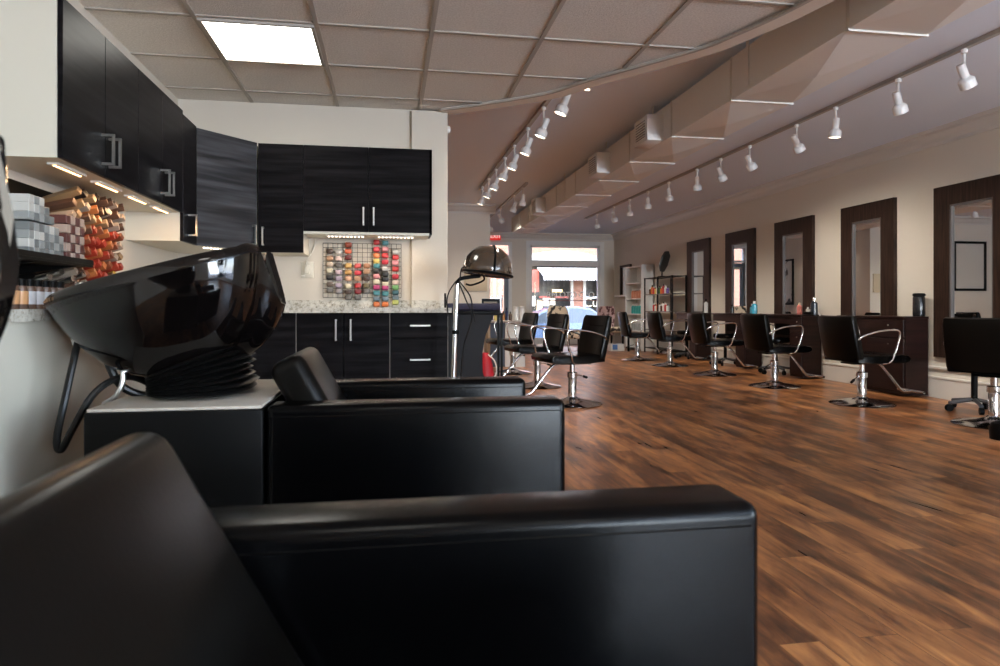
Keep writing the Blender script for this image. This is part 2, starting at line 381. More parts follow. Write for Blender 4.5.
for y in GY:
    w.box(XL, inside_x(y)-.005, y-.012, y+.012, HD+.0055, HD+.014)
struct(w.build('trim_7', M['grid'], smooth=0))
def ceiling_panel(x0, y0, label, seen=True):
    t = thing('ceiling_light', label, 'ceiling light', ((x0+.30), (y0+.30), HD-.004))
    w = MB(); w.box(x0+.012, x0+.595, y0+.012, y0+.03, HD-.008, HD+.011); w.box(x0+.012, x0+.595, y0+.573, y0+.591, HD-.008, HD+.011)
    w.box(x0+.012, x0+.03, y0+.03, y0+.573, HD-.008, HD+.011); w.box(x0+.577, x0+.595, y0+.03, y0+.573, HD-.008, HD+.011)
    w.build('frame', M['grid'], t, smooth=0)
    B(x0+.03, x0+.577, y0+.03, y0+.573, HD-.003, HD+.010).build('diffuser', M['panel'], t, smooth=0)
    return t
ceiling_panel(-.99, 3.62, 'glowing square fluorescent panel set in the tiled ceiling')
ceiling_panel(-.383, -.601, 'added glowing square ceiling panel over the shampoo chairs, out of view')  # unseen panel added for highlights along the leather edges
ceiling_panel(.831, -1.81, 'added glowing square ceiling panel behind the camera, near the back')  # unseen panel added to brighten the foreground

# ---------------------------------------------------------------- duct
DXL, DXR, DZ0_, DZ1_ = 2.40, 2.87, 2.426, 2.725
seams = [-.3, .9, 2.05, 3.20, 4.43, 5.45, 6.47, 7.48, 8.48, 9.5, 10.5, 11.5, 12.3, 13.1]
t = thing('air_duct', 'long square painted air duct hung under the main ceiling', 'air duct', ((DXL+DXR)/2, 6.4, DZ0_))
for a, c in zip(seams, seams[1:]):
    w = MB(); k = .022
    xm, ym, zm = (DXL+DXR)/2, (a+c)/2, (DZ0_+DZ1_)/2
    def pyr(q, apex):
        vs = [w.bm.verts.new(p) for p in q]; ap = w.bm.verts.new(apex)
        for i in range(4): w.bm.faces.new((vs[i], vs[(i+1) % 4], ap))
    pyr([(DXL, a, DZ0_), (DXR, a, DZ0_), (DXR, c, DZ0_), (DXL, c, DZ0_)], (xm, ym, DZ0_-k*1.6))
    pyr([(DXL, a, DZ1_), (DXR, a, DZ1_), (DXR, c, DZ1_), (DXL, c, DZ1_)], (xm, ym, DZ1_+k))
    pyr([(DXL, a, DZ0_), (DXL, c, DZ0_), (DXL, c, DZ1_), (DXL, a, DZ1_)], (DXL-.003, ym, zm))
    pyr([(DXR, a, DZ0_), (DXR, c, DZ0_), (DXR, c, DZ1_), (DXR, a, DZ1_)], (DXR+.003, ym, zm))
    w.bm.faces.new([w.bm.verts.new(p) for p in [(DXL, a, DZ0_), (DXR, a, DZ0_), (DXR, a, DZ1_), (DXL, a, DZ1_)]])
    w.bm.faces.new([w.bm.verts.new(p) for p in [(DXL, c, DZ0_), (DXR, c, DZ0_), (DXR, c, DZ1_), (DXL, c, DZ1_)]])
    bmesh.ops.remove_doubles(w.bm, verts=w.bm.verts, dist=1e-5)
    w.build('duct_section', M['duct'], t, smooth=0)
    # joint flange at the far end of each section
    w = MB(); w.box(DXL-.004, DXR+.012, c-.005, c+.005, DZ0_-.010, DZ0_+.002); w.box(DXL-.006, DXL+.002, c-.010, c-.004, DZ0_-.01, DZ1_+.006); w.box(DXL-.006, DXL+.002, c+.004, c+.010, DZ0_-.01, DZ1_+.006)
    w.build('joint_flange', M['trim'], t, smooth=0)
for y in (4.2, 5.85, 7.2, 9.0, 11.2):
    B(DXL-.010, DXL-.004, y-.015, y+.015, DZ0_+.02, HC).build('hanger_strap', M['duct'], t, smooth=0)
for y0, y1 in ((5.62, 5.94), (7.08, 7.42), (10.2, 10.55)):
    w = B(2.245, DXL+.01, y0, y1, 2.43, 2.66, bevel=.006)
    rg = w.build('air_register', M['duct'], t)
    w = MB(); w.box(2.242, 2.246, y0+.05, y1-.05, 2.47, 2.62)
    gr = w.build('grille', colour('grille dark', (.16, .15, .14)), rg, smooth=0)
    w = MB()
    for k in range(6): w.box(2.236, 2.243, y0+.05, y1-.05, 2.475+k*.024, 2.485+k*.024)
    w.build('louvre', M['duct'], rg, smooth=0)

# ---------------------------------------------------------------- track lights
def track(X, y0, y1, label):
    t = thing('light_track', label, 'light track', (X, (y0+y1)/2, HC-.03))
    B(X-.02, X+.02, y0, y1, HC-.03, HC).build('rail', colour('track rail grey', (.40, .38, .36)), t, smooth=0)
    B(X-.026, X+.026, y1-.08, y1, HC-.036, HC).build('end_cap', M['lampwhite'], t, smooth=0)
    return t
track(1.38, 3.6, 10.3, 'slim ceiling track on the left carrying a row of white spotlights')
track(4.00, .6, 13.4, 'long ceiling track right of the duct carrying white spotlights')
track(2.00, 9.7, 14.2, 'short ceiling track near the exit sign carrying four spotlights')
SP = bpy.data.lights.new('spot_lamp', 'SPOT'); SP.energy = 42; SP.color = (1, .92, .81); SP.spot_size = math.radians(110); SP.spot_blend = .8; SP.shadow_soft_size = .045
def spot_head(loc, aim, label, group, energy=True):
    """head hangs from the track at z=HC-.03; aim = unit direction of the beam"""
    t = thing('track_spotlight', label, 'spotlight', loc, group)
    a = Vector(aim).normalized(); c = Vector((0, 0, -.185)); back = c-a*.065; front = c+a*.075
    q = a.to_track_quat('Z', 'Y').to_matrix().to_4x4()
    MB().lathe([(.016, -.0), (.022, -.006), (.022, -.03), (.008, -.034), (.008, -.17)], n=12).build('stem', M['lampwhite'], t, local=True)
    mt = Matrix.Translation(c) @ q
    MB().lathe([(.0, -.085), (.026, -.082), (.029, -.07), (.029, .015), (.046, .028), (.054, .040), (.054, .092), (.049, .092), (.047, .066), (.0, .060)], n=20, mtx=mt).build('lamp_head', M['lampwhite'], t, local=True)
    MB().lathe([(.0, .064), (.044, .068), (.038, .076), (.0, .080)], n=16, mtx=mt).build('bulb', M['bulb'], t, local=True)
    if energy:
        lo = bpy.data.objects.new('spot_lamp', SP); C.objects.link(lo); lo.parent = t
        lo.location = c+a*.10; lo.rotation_euler = (-a).to_track_quat('Z', 'Y').to_euler()
    return t
LY = [4.55, 5.2, 5.93, 6.64, 7.38, 8.0, 8.7, 9.35, 10.0]
ordn = ['nearest', 'second', 'third', 'fourth', 'fifth', 'sixth', 'seventh', 'eighth', 'ninth', 'tenth', 'eleventh', 'twelfth', 'thirteenth']
for i, y in enumerate(LY):
    spot_head((1.38, y, HC-.03), (-.34, .12, -.9), ('white spotlight, %s of the row on the left track' % ordn[i]), 'white spotlights on the left track')
RY = [3.40, 4.12, 4.74, 5.5, 6.09, 6.97, 7.64, 8.28, 9.18, 9.98, 10.8, 11.6, 12.6]
aims = [(.5, .2, -.8), (.50, .15, -.75), (.42, .2, -.8), (-.02, .12, -1), (.55, .2, -.8), (.55, .2, -.8), (.45, .2, -.8), (.15, .2, -.9), (.2, .2, -.9), (.12, .2, -1), (.15, .2, -1), (.3, .2, -.9), (.2, .2, -.9)]
for i, y in enumerate(RY):
    spot_head((4.00, y, HC-.03), aims[i], ('white spotlight, %s from the camera on the right track' % ordn[i]), 'white spotlights on the right track')
for i, (y, a) in enumerate([(10.0, (-.1, .2, -1)), (10.7, (-.3, .2, -.9)), (12.1, (.4, .4, -.7)), (13.5, (.4, .4, -.7))]):
    spot_head((2.00, y, HC-.03), a, ('white spotlight, %s of the four on the short track by the exit sign' % ordn[i]), 'white spotlights on the short track')

# ---------------------------------------------------------------- kitchenette: base cabinets
def bar_handle(parent, p0, p1, out, m=None, th=.010, depth=.032):
    """square U handle between p0 and p1 standing off by out (unit vector)"""
    p0, p1, out = Vector(p0), Vector(p1), Vector(out)
    w = MB(); a = (p1-p0).normalized(); n = a.cross(out).normalized()
    def bar(q0, q1):
        d = (q1-q0).normalized(); s = n*th/2; u = d.cross(n)*th/2
        w.loft([[q0+s+u, q0-s+u, q0-s-u, q0+s-u], [q1+s+u, q1-s+u, q1-s-u, q1+s-u]])
    e = a*th/2; o_ = out*depth
    bar(p0-e+o_, p1+e+o_); bar(p0, p0+o_); bar(p1, p1+o_)
    return w.build('handle', m or M['steel'], parent, smooth=0)
YBF = 4.48   # front of the base cabinets
def base_cab(x0, x1, label, kind):
    t = thing('base_cabinet', label, 'cabinet', ((x0+x1)/2, (YBF+YK)/2, 0), 'black base cabinets under the granite counter')
    w = MB(); w.box(x0+.001, x1-.001, YBF+.02, YK-.05, .10, .912); w.box(x0+.001, x1-.001, YBF+.08, YK-.06, 0, .10)
    w.build('body', M['dark_wood'], t, smooth=0)
    g_ = .003
    if kind == 'drawers':
        for z0, z1 in ((.745, .908), (.46, .741), (.105, .456)):
            d = B(x0+g_, x1-g_, YBF, YBF+.018, z0, z1, bevel=.002).build('drawer', M['dark_wood'], t, smooth=0)
            zc = (z0+z1)/2; xm = (x0+x1)/2+.005
            bar_handle(d, (xm-.062, YBF, zc), (xm+.062, YBF, zc), (0, -1, 0))
    else:
        n = 2 if kind == 'double' else 1
        for i in range(n):
            a = x0+(x1-x0)*i/n; c = x0+(x1-x0)*(i+1)/n
            d = B(a+g_, c-g_, YBF, YBF+.018, .105, .908, bevel=.002).build('door', M['dark_wood'], t, smooth=0)
            hx = (c-.047 if i == 0 else a+.047)
            if kind != 'plain': bar_handle(d, (hx, YBF, .735), (hx, YBF, .865), (0, -1, 0))
    B(x1-.002, x1-.0, YBF+.004, YBF+.02, .10, .912).build('edge_strip', M['grid'], t, smooth=0)
    return t
base_cab(-.93, -.60, 'black base cabinet with a plain door beside the shampoo bowl', 'plain')
base_cab(-.60, 0, 'black base cabinet with two doors under the swatch rack', 'double')
base_cab(0, .385, 'black base cabinet with drawers at the right end of the counter', 'drawers')
# left half wall under the counter + L-shaped granite
t = thing('counter_base', 'white panelled base under the granite counter along the left wall', 'cabinet', (-1.22, 3.1, 0))
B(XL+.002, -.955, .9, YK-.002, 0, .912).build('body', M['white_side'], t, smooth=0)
t = thing('countertop', 'speckled granite countertop running round the corner of the kitchenette', 'countertop', (-.6, 4.0, .912))
w = MB(); w.prism([(XL, .9), (-.93, .9), (-.93, 4.44), (.405, 4.44), (.405, YK-.045), (XL, YK-.045)], .912, .944)
w.build('slab', M['granite'], t, smooth=0)
w = MB(); w.box(XL, XL+.02, .9, YK-.02, .944, 1.0); w.box(XL, .16, YK-.02, YK, .944, 1.0); w.box(.16, .405, YK-.065, YK-.045, .944, 1.0)
w.build('backsplash', M['granite'], t, smooth=0)

# ---------------------------------------------------------------- upper cabinets
XU, ZU0, ZU1 = -1.19, 1.50, 2.095
def upper_left(y0, y1, label):
    t = thing('wall_cabinet', label, 'cabinet', ((XL+XU)/2, (y0+y1)/2, ZU0), 'dark wall cabinets over the left counter')
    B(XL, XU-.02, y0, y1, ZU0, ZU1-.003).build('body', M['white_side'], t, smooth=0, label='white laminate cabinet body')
    for i in range(2):
        a = y0+(y1-y0)*i/2; c = y0+(y1-y0)*(i+1)/2
        d = B(XU-.018, XU, a+.001, c-.001, ZU0, ZU1, bevel=.002).build('door', M['dark_wood'], t, smooth=0)
        hy = c-.035 if i == 0 else a+.035
        bar_handle(d, (XU, hy, ZU0+.05), (XU, hy, ZU0+.17), (1, 0, 0), depth=.045)
    # led strips under the cabinet
    for i in range(2):
        a = y0+(y1-y0)*(.12+.5*i); st = B(-1.285, -1.245, a, a+.24, ZU0-.008, ZU0).build('led_strip', M['trim'], t, smooth=0)
        w = MB()
        for k in range(9): w.box(-1.270, -1.260, a+.014+k*.026, a+.020+k*.026, ZU0-.012, ZU0-.008)
        w.build('led', M['led'], st, smooth=0)
    return t
upper_left(2.69, 3.44, 'dark two-door wall cabinet nearest the camera with white side panel')
upper_left(3.44, 4.14, 'dark two-door wall cabinet between the nearest one and the corner')
# corner cabinet
t = thing('wall_cabinet', 'dark corner wall cabinet with an angled grained door', 'cabinet', (-1.2, 4.7, 1.335), 'dark wall cabinets in the corner')
foot = [(XL, 4.14), (XU-.018, 4.14), (XU-.018, 4.43), (-.91, 4.79), (-.91, YK), (XL, YK)]
MB().prism(foot, 1.335, 2.07).build('body', M['white_side'], t, smooth=0, label='white laminate cabinet body')
d = B(XU-.018, XU, 4.143, 4.415, 1.335, 2.075, bevel=.002).build('door', M['dark_wood'], t, smooth=0)
bar_handle(d, (XU, 4.25, 1.38), (XU, 4.25, 1.50), (1, 0, 0), depth=.045)
p, q = Vector((XU, 4.425, 0)), Vector((-.895, 4.765, 0)); dr = (q-p).normalized(); nn = Vector((dr.y, -dr.x, 0))
w = MB(); w.prism([(p.x, p.y), (q.x, q.y), (q.x-nn.x*.018, q.y-nn.y*.018), (p.x-nn.x*.018, p.y-nn.y*.018)], 1.335, 2.07)
M['dark_wood2'] = mat('grained dark laminate', (.012, .0125, .015), .36, spec=.4, var=((1.6, 1.6, 30), (.060, .062, .072), .38, .75))
d = w.build('door', M['dark_wood2'], t, smooth=0, label='angled door with a grey horizontal grain')
hp = q-dr*.035; bar_handle(d, (hp.x, hp.y, 1.375), (hp.x, hp.y, 1.50), nn)
w = MB()
for k in range(9): c_ = p.lerp(q, .25+.055*k)-nn*.09; w.box(c_.x-.006, c_.x+.006, c_.y-.006, c_.y+.006, 1.329, 1.335)
w.build('led', M['led_white'], t, smooth=0)
YU = 4.77
def upper_back(x0, x1, z0, n, label, leds=True):
    t = thing('wall_cabinet', label, 'cabinet', ((x0+x1)/2, (YU+YK)/2, z0), 'dark wall cabinets on the end wall')
    yb = YK if x1 < .2 else YK-.045
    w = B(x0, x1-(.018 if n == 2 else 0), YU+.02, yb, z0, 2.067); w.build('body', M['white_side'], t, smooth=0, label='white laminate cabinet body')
    if n == 2: B(x1-.018, x1, YU, yb, z0-.01, 2.068).build('end_panel', M['dark_wood'], t, smooth=0)
    if n == 2: B(x0+.002, x1-.02, YU+.006, yb, z0-.018, z0).build('bottom_panel', M['white_side'], t, smooth=0, label='pale bottom panel')
    for i in range(n):
        a = x0+(x1-x0)*i/n; c = x0+(x1-x0)*(i+1)/n
        d = B(a+.0008, c-.0008, YU, YU+.018, z0+(.0 if n == 2 else 0), 2.07, bevel=.002).build('door', M['dark_wood'], t, smooth=0)
        hx = a+.035 if (n == 1 or i == 1) else c-.035
        bar_handle(d, (hx, YU, z0+.05), (hx, YU, z0+.165), (0, -1, 0))
    if leds:
        for x in (x0+.15, x0+.50):
            st = B(x, x+.26, YU+.06, YU+.10, z0-.026, z0-.018).build('led_strip', M['trim'], t, smooth=0)
            w = MB()
            for k in range(10): w.box(x+.01+k*.026, x+.018+k*.026, YU+.07, YU+.085, z0-.031, z0-.026)
            w.build('led', M['led_white'], st, smooth=0)
    return t
upper_back(-.89, -.59, 1.325, 1, 'tall narrow dark wall cabinet right of the angled corner door', False)
upper_back(-.59, .295, 1.475, 2, 'wide dark two-door wall cabinet above the swatch rack')

# under-cabinet light (these strips really light the counters)
for nm, loc, sz, en, col in (('under_cabinet_lamp', (-1.26, 3.4, 1.482), (.03, 1.2), 3.0, (1, .62, .32)), ('under_cabinet_lamp', (-.15, YU+.09, 1.438), (.7, .03), 2.2, (1, .85, .68))):
    l = bpy.data.lights.new(nm, 'AREA'); l.shape = 'RECTANGLE'; l.size, l.size_y = sz; l.energy = en; l.color = col
    lo = bpy.data.objects.new(nm, l); C.objects.link(lo); lo.location = loc

# outlet with plug on the end wall
pl = atY(307.5, 270, YK)
t = thing('wall_outlet', 'cream outlet plate with a plugged cord between bowl and swatch rack', 'outlet', (pl.x, YK, pl.z-.07))
B(pl.x-.045, pl.x+.045, YK-.012, YK, pl.z-.06, pl.z+.06, bevel=.004).build('plate', M['white_side'], t)
B(pl.x-.02, pl.x+.02, YK-.04, YK-.012, pl.z-.03, pl.z+.03, bevel=.004).build('plug', M['white_side'], t)
MB().tube([(pl.x, YK-.035, pl.z+.02), (pl.x-.0, YK-.05, pl.z+.07), (pl.x+.04, YK-.02, pl.z+.14), (pl.x+.06, YK-.015, 1.455)], .004, 6, smooth=4).build('cord', M['white_side'], t)
MB().tube([(-.62, YK-.01, pl.z-.045), (pl.x-.045, YK-.01, pl.z-.045)], .006, 6).build('conduit', M['trim'], t)

# ---------------------------------------------------------------- swatch rack on the end wall
ry = YK-.03
def g2(zx, zy): p = atY(310+zx/7.84, 230+zy/7.84, ry-.02); return p
gx0, gz1 = g2(100, 100).x, g2(100, 100).z; gx1, gz0 = g2(715, 560).x, g2(715, 530).z
t = thing('wire_grid_rack', 'black wire grid rack on the end wall holding colour swatches', 'rack', ((gx0+gx1)/2, YK, gz0))
w = MB()
for i in range(17):
    x = gx0+(gx1-gx0)*i/16; yy_ = ry if x < .13 else YK-.065; w.box(x-.0016, x+.0016, yy_-.002, yy_+.002, gz0, gz1)
for i in range(13):
    z = gz0+(gz1-gz0)*i/12; w.box(gx0, gx1, YK-.069, YK-.065, z-.0016, z+.0016) if False else w.box(gx0, gx1, ry-.006, ry-.002, z-.0016, z+.0016)
w.build('wire_grid', M['black'], t, smooth=0)
sw = MB().box(-.024, .024, -.045, 0, -.017, .017, bevel=.010)
cols = {
 155: [(180, 'dark brown'), (235, 'tan'), (285, 'beige'), (335, 'cream'), (385, 'black'), (440, 'ash brown'), (490, 'grey')],
 225: [(185, 'silver'), (238, 'pale pink'), (290, 'grey'), (345, 'lavender'), (395, 'lilac'), (450, 'lilac'), (495, 'ash grey')],
 300: [(130, 'auburn'), (180, 'orange red'), (230, 'maroon'), (295, 'gold'), (345, 'golden'), (395, 'peach'), (455, 'cream'), (500, 'dark brown'), (545, 'grey')],
 375: [(295, 'coral'), (350, 'rose red'), (395, 'peach'), (450, 'red'), (497, 'dark red'), (545, 'grey')],
 445: [(295, 'copper'), (340, 'tan'), (395, 'dark brown'), (450, 'olive'), (495, 'grey')],
 522: [(110, 'red'), (165, 'rose red'), (213, 'orange'), (258, 'yellow'), (295, 'teal'), (335, 'black'), (378, 'pink'), (422, 'cream'), (465, 'magenta'), (510, 'teal'), (555, 'slate blue'), (597, 'orange')],
 590: [(115, 'teal'), (165, 'pink'), (215, 'red'), (265, 'rose red'), (320, 'silver'), (360, 'black'), (400, 'black'), (437, 'cream'), (468, 'magenta'), (512, 'teal'), (555, 'slate blue'), (597, 'orange')],
 670: [(185, 'silver'), (228, 'red'), (272, 'pink'), (320, 'red'), (380, 'rose red'), (428, 'pale pink'), (465, 'green'), (505, 'dark teal'), (545, 'slate blue'), (582, 'lime')]}
RGB = {'dark brown': (.06, .03, .02), 'tan': (.42, .24, .14), 'beige': (.55, .43, .33), 'cream': (.70, .62, .45), 'black': (.01, .01, .01), 'ash brown': (.18, .13, .10), 'grey': (.13, .12, .11),
 'silver': (.55, .53, .50), 'pale pink': (.68, .50, .44), 'lavender': (.50, .38, .42), 'lilac': (.42, .34, .42), 'ash grey': (.28, .25, .25), 'auburn': (.33, .06, .03), 'orange red': (.60, .12, .05),
 'maroon': (.12, .012, .012), 'gold': (.66, .40, .12), 'golden': (.60, .32, .10), 'peach': (.66, .36, .22), 'coral': (.66, .10, .09), 'rose red': (.60, .04, .06), 'red': (.55, .03, .03), 'dark red': (.20, .01, .015),
 'copper': (.50, .22, .10), 'olive': (.14, .11, .05), 'orange': (.75, .20, .05), 'yellow': (.75, .52, .12), 'teal': (.06, .25, .28), 'pink': (.68, .26, .28), 'magenta': (.45, .04, .16), 'slate blue': (.14, .20, .24), 'green': (.20, .45, .16), 'dark teal': (.04, .12, .14), 'lime': (.60, .62, .16)}
sw_me = {}
order = ['leftmost', 'second', 'third', 'fourth', 'fifth', 'sixth', 'seventh', 'rightmost']
nthrow = ['top', 'second', 'third', 'fourth', 'fifth', 'sixth', 'seventh', 'eighth', 'ninth', 'tenth', 'eleventh', 'twelfth']
first = None
for ci, (zx, items) in enumerate(sorted(cols.items())):
    for ri, (zy, cn) in enumerate(items):
        p = g2(zx, zy)
        if cn not in sw_me:
            o = MB().box(-.0245, .0245, -.034, 0, -.0185, .0185, bevel=.011, seg=3).build('hair_swatch', colour('swatch '+cn, tuple(v*.65 for v in RGB[cn]), .4))
            sw_me[cn] = o.data; new = o
        else:
            new = bpy.data.objects.new('hair_swatch', sw_me[cn]); C.objects.link(new)
        new.location = (p.x, ry-.008, p.z-.0165+.012); new.rotation_euler = (math.radians(random.uniform(-12, 12)), 0, math.radians(random.uniform(-6, 6)))
        tag(new, '%s colour swatch, %s down in the %s column of the wire grid' % (cn, nthrow[ri], order[ci]), 'swatch', 'hair colour swatches on the wire grid rack')

# ---------------------------------------------------------------- left wall: cartons, tubes, bottles
SHX = -1.27
t = thing('wall_shelf', 'black wall shelf on the left carrying small grey cartons', 'shelf', (-1.38, 3.35, 1.13))
w = MB(); w.box(XL, SHX+.01, 2.3, 3.12, 1.12, 1.135); w.box(SHX-.0, SHX+.012, 2.3, 3.12, 1.13, 1.15)
w.build('board', M['black'], t, smooth=0)
for y in (2.4, 2.7, 3.0): MB().prism([(XL, 1.12), (SHX, 1.12), (XL, 1.08)], y, y+.012, 'y').build('bracket', M['black'], t, smooth=0)
B(XL, XL+.012, 2.92, 3.72, 1.0, 1.46).build('rack_panel', M['black'], t, smooth=0)
gm = [colour('carton grey', (.14, .15, .15)), colour('carton silver', (.25, .26, .255)), colour('carton white', (.48, .47, .44))]
gl_ = ['grey', 'silver', 'white']
base = {}
def carton(name, i, loc, dims, mlist, label, group, cat, rot=(0, 0, 0)):
    key = (name, i, dims)
    if key not in base:
        o = MB().box(-dims[0]/2, dims[0]/2, -dims[1]/2, dims[1]/2, 0, dims[2], bevel=.0015, seg=1).build(name, mlist[i], smooth=0); base[key] = o.data
    else:
        o = bpy.data.objects.new(name, base[key]); C.objects.link(o)
    o.location = loc; o.rotation_euler = rot
    return tag(o, label, cat, group)
# lower block of 6 columns x 4 rows, upper block tapering
pat = [[0, 1, 0, 0, 1, 0, 0], [2, 0, 1, 0, 0, 1, 0], [1, 2, 2, 0, 1, 0, 1], [0, 1, 0, 1, 2, 1], [1, 0, 1, 0, 0], [2, 2, 1, 0], [2, 1, 2]]
rowname = ['bottom', 'second', 'third', 'fourth', 'fifth', 'sixth', 'topmost']
zc = 1.136
for r_, row in enumerate(pat):
    if r_ == 4: 
        zc += .006
    for k, v in enumerate(row):
        y = 2.645+k*.037
        carton('hair_colour_carton', v, (SHX-.062, y, zc), (.12, .035, .030), gm, 'small %s carton, %s row of the shelf stack, %s from the left' % (gl_[v], rowname[r_], ordn[k].replace('nearest', 'first')), 'grey and white cartons stacked on the wall shelf', 'carton')
    zc += .0305
# maroon striped cartons
mm = [colour('carton maroon', (.08, .025, .022)), colour('carton beige', (.34, .26, .22))]
for r_ in range(5):
    for k in range(4):
        carton('hair_colour_carton', (r_+k) % 2, (SHX-.052, 2.925+k*.041, 1.136+r_*.037), (.10, .037, .034), mm, '%s carton, %s row, %s along the striped stack beside the colour tubes' % (['maroon', 'beige'][(r_+k) % 2], rowname[r_], ordn[k].replace('nearest', 'first')), 'maroon and beige cartons on the wall shelf', 'carton')
# pegged colour tubes: rows x columns of long cartons with bright ends
tc_ = {'brown': (.14, .07, .045), 'tan': (.40, .25, .13), 'beige': (.48, .38, .30), 'red': (.50, .045, .025), 'orange': (.62, .20, .06), 'yellow': (.70, .46, .05), 'black': (.015, .012, .012), 'rust': (.34, .09, .04)}
tn = list(tc_)
tm = [colour('tube '+k, tuple(v*.5 for v in tc_[k]), .35) for k in tn]
rows = [['brown', 'tan', 'black', 'tan', 'black', 'brown', 'brown', 'beige', 'brown'],
        ['brown', 'tan', 'beige', 'orange', 'brown', 'black', 'beige', 'brown', 'beige'],
        ['beige', 'tan', 'brown', 'tan', 'orange', 'tan', 'brown', 'beige', 'brown'],
        ['brown', 'beige', 'brown', 'red', 'rust', 'orange', 'red', 'red', 'rust'],
        ['tan', 'black', 'rust', 'red', 'red', 'red', 'orange', 'rust', 'beige'],
        ['beige', 'brown', 'rust', 'red', 'orange', 'red', 'rust', 'beige', 'tan'],
        ['brown', 'beige', 'tan', 'red', 'red', 'orange', 'rust', 'red', 'red'],
        ['beige', 'brown', 'rust', 'orange', 'red', 'red', 'brown', 'yellow', 'beige'],
        ['brown', 'brown', 'beige', 'rust', 'red', 'brown', 'beige', 'brown', 'beige']]
for r_, row in enumerate(rows):
    for k, cn in enumerate(row):
        y = 3.125+k*.064+(.012 if r_ % 2 else 0); z = 1.425-r_*.050
        if r_ == 0 and k < 1: continue
        carton('hair_colour_tube', tn.index(cn), (XL+.095, y, z), (.16, .029, .030), tm,
               '%s-ended hair colour box, %s row, %s from left on the peg rack' % (cn, nthrow[r_], ordn[k].replace('nearest', 'first')), 'colour boxes pegged on the left wall rack', 'hair colour box',
               (math.radians(45+random.uniform(-8, 8)), math.radians(-14+random.uniform(-6, 6)), math.radians(random.uniform(-14, 14))))
# silver tubes lying below the shelf
for k in range(4):
    y = 2.95+k*.10; w = MB(); w.cyl((XL+.02, y, 1.02+.025*(k % 2)), (XL+.17, y-.05, 1.07+.025*(k % 2)), .016, .013, 12)
    tag(w.build('hair_colour_tube', M['steel']), 'silver hair colour tube slanting below the wall shelf, %s along' % ordn[k].replace('nearest', 'first'), 'tube', 'silver tubes below the wall shelf')
# bottles on the counter
for k in range(10):
    x, y = -1.05, 1.945+k*.045
    col = 'orange' if k < 5 else 'silver'
    t = thing('product_bottle', 'black-capped bottle with %s label, %s in the row on the left counter' % (col, ordn[k].replace('nearest', 'first')), 'bottle', (x, y, .944), 'black-capped bottles along the left granite counter')
    MB().lathe([(.0, 0), (.017, 0), (.018, .004), (.018, .058), (.016, .067), (.0, .067)], (x, y, .944), 16).build('body', colour('bottle body', (.12, .07, .05), .2), t)
    MB().lathe([(.0184, .014), (.0184, .052)], (x, y, .944), 16).build('label', colour('label '+col, (.66, .36, .17) if col == 'orange' else (.50, .50, .52), .45), t)
    MB().lathe([(.0, .066), (.014, .067), (.014, .087), (.0, .088)], (x, y, .944), 14).build('cap', M['black'], t)
w = MB(); rr_ = random.Random(3)
w.lathe([(.0, 0), (.075, .004), (.095, .03), (.08, .06), (.05, .085), (.0, .095)], (-1.12, 2.80, .944), 22)
for v in w.bm.verts: v.co += Vector((rr_.uniform(-1, 1), rr_.uniform(-1, 1), rr_.uniform(0, 1)))*.016
tag(w.build('crumpled_foil', M['foil'], smooth=0), 'crumpled heap of silver foil on the counter below the colour tubes', 'foil')

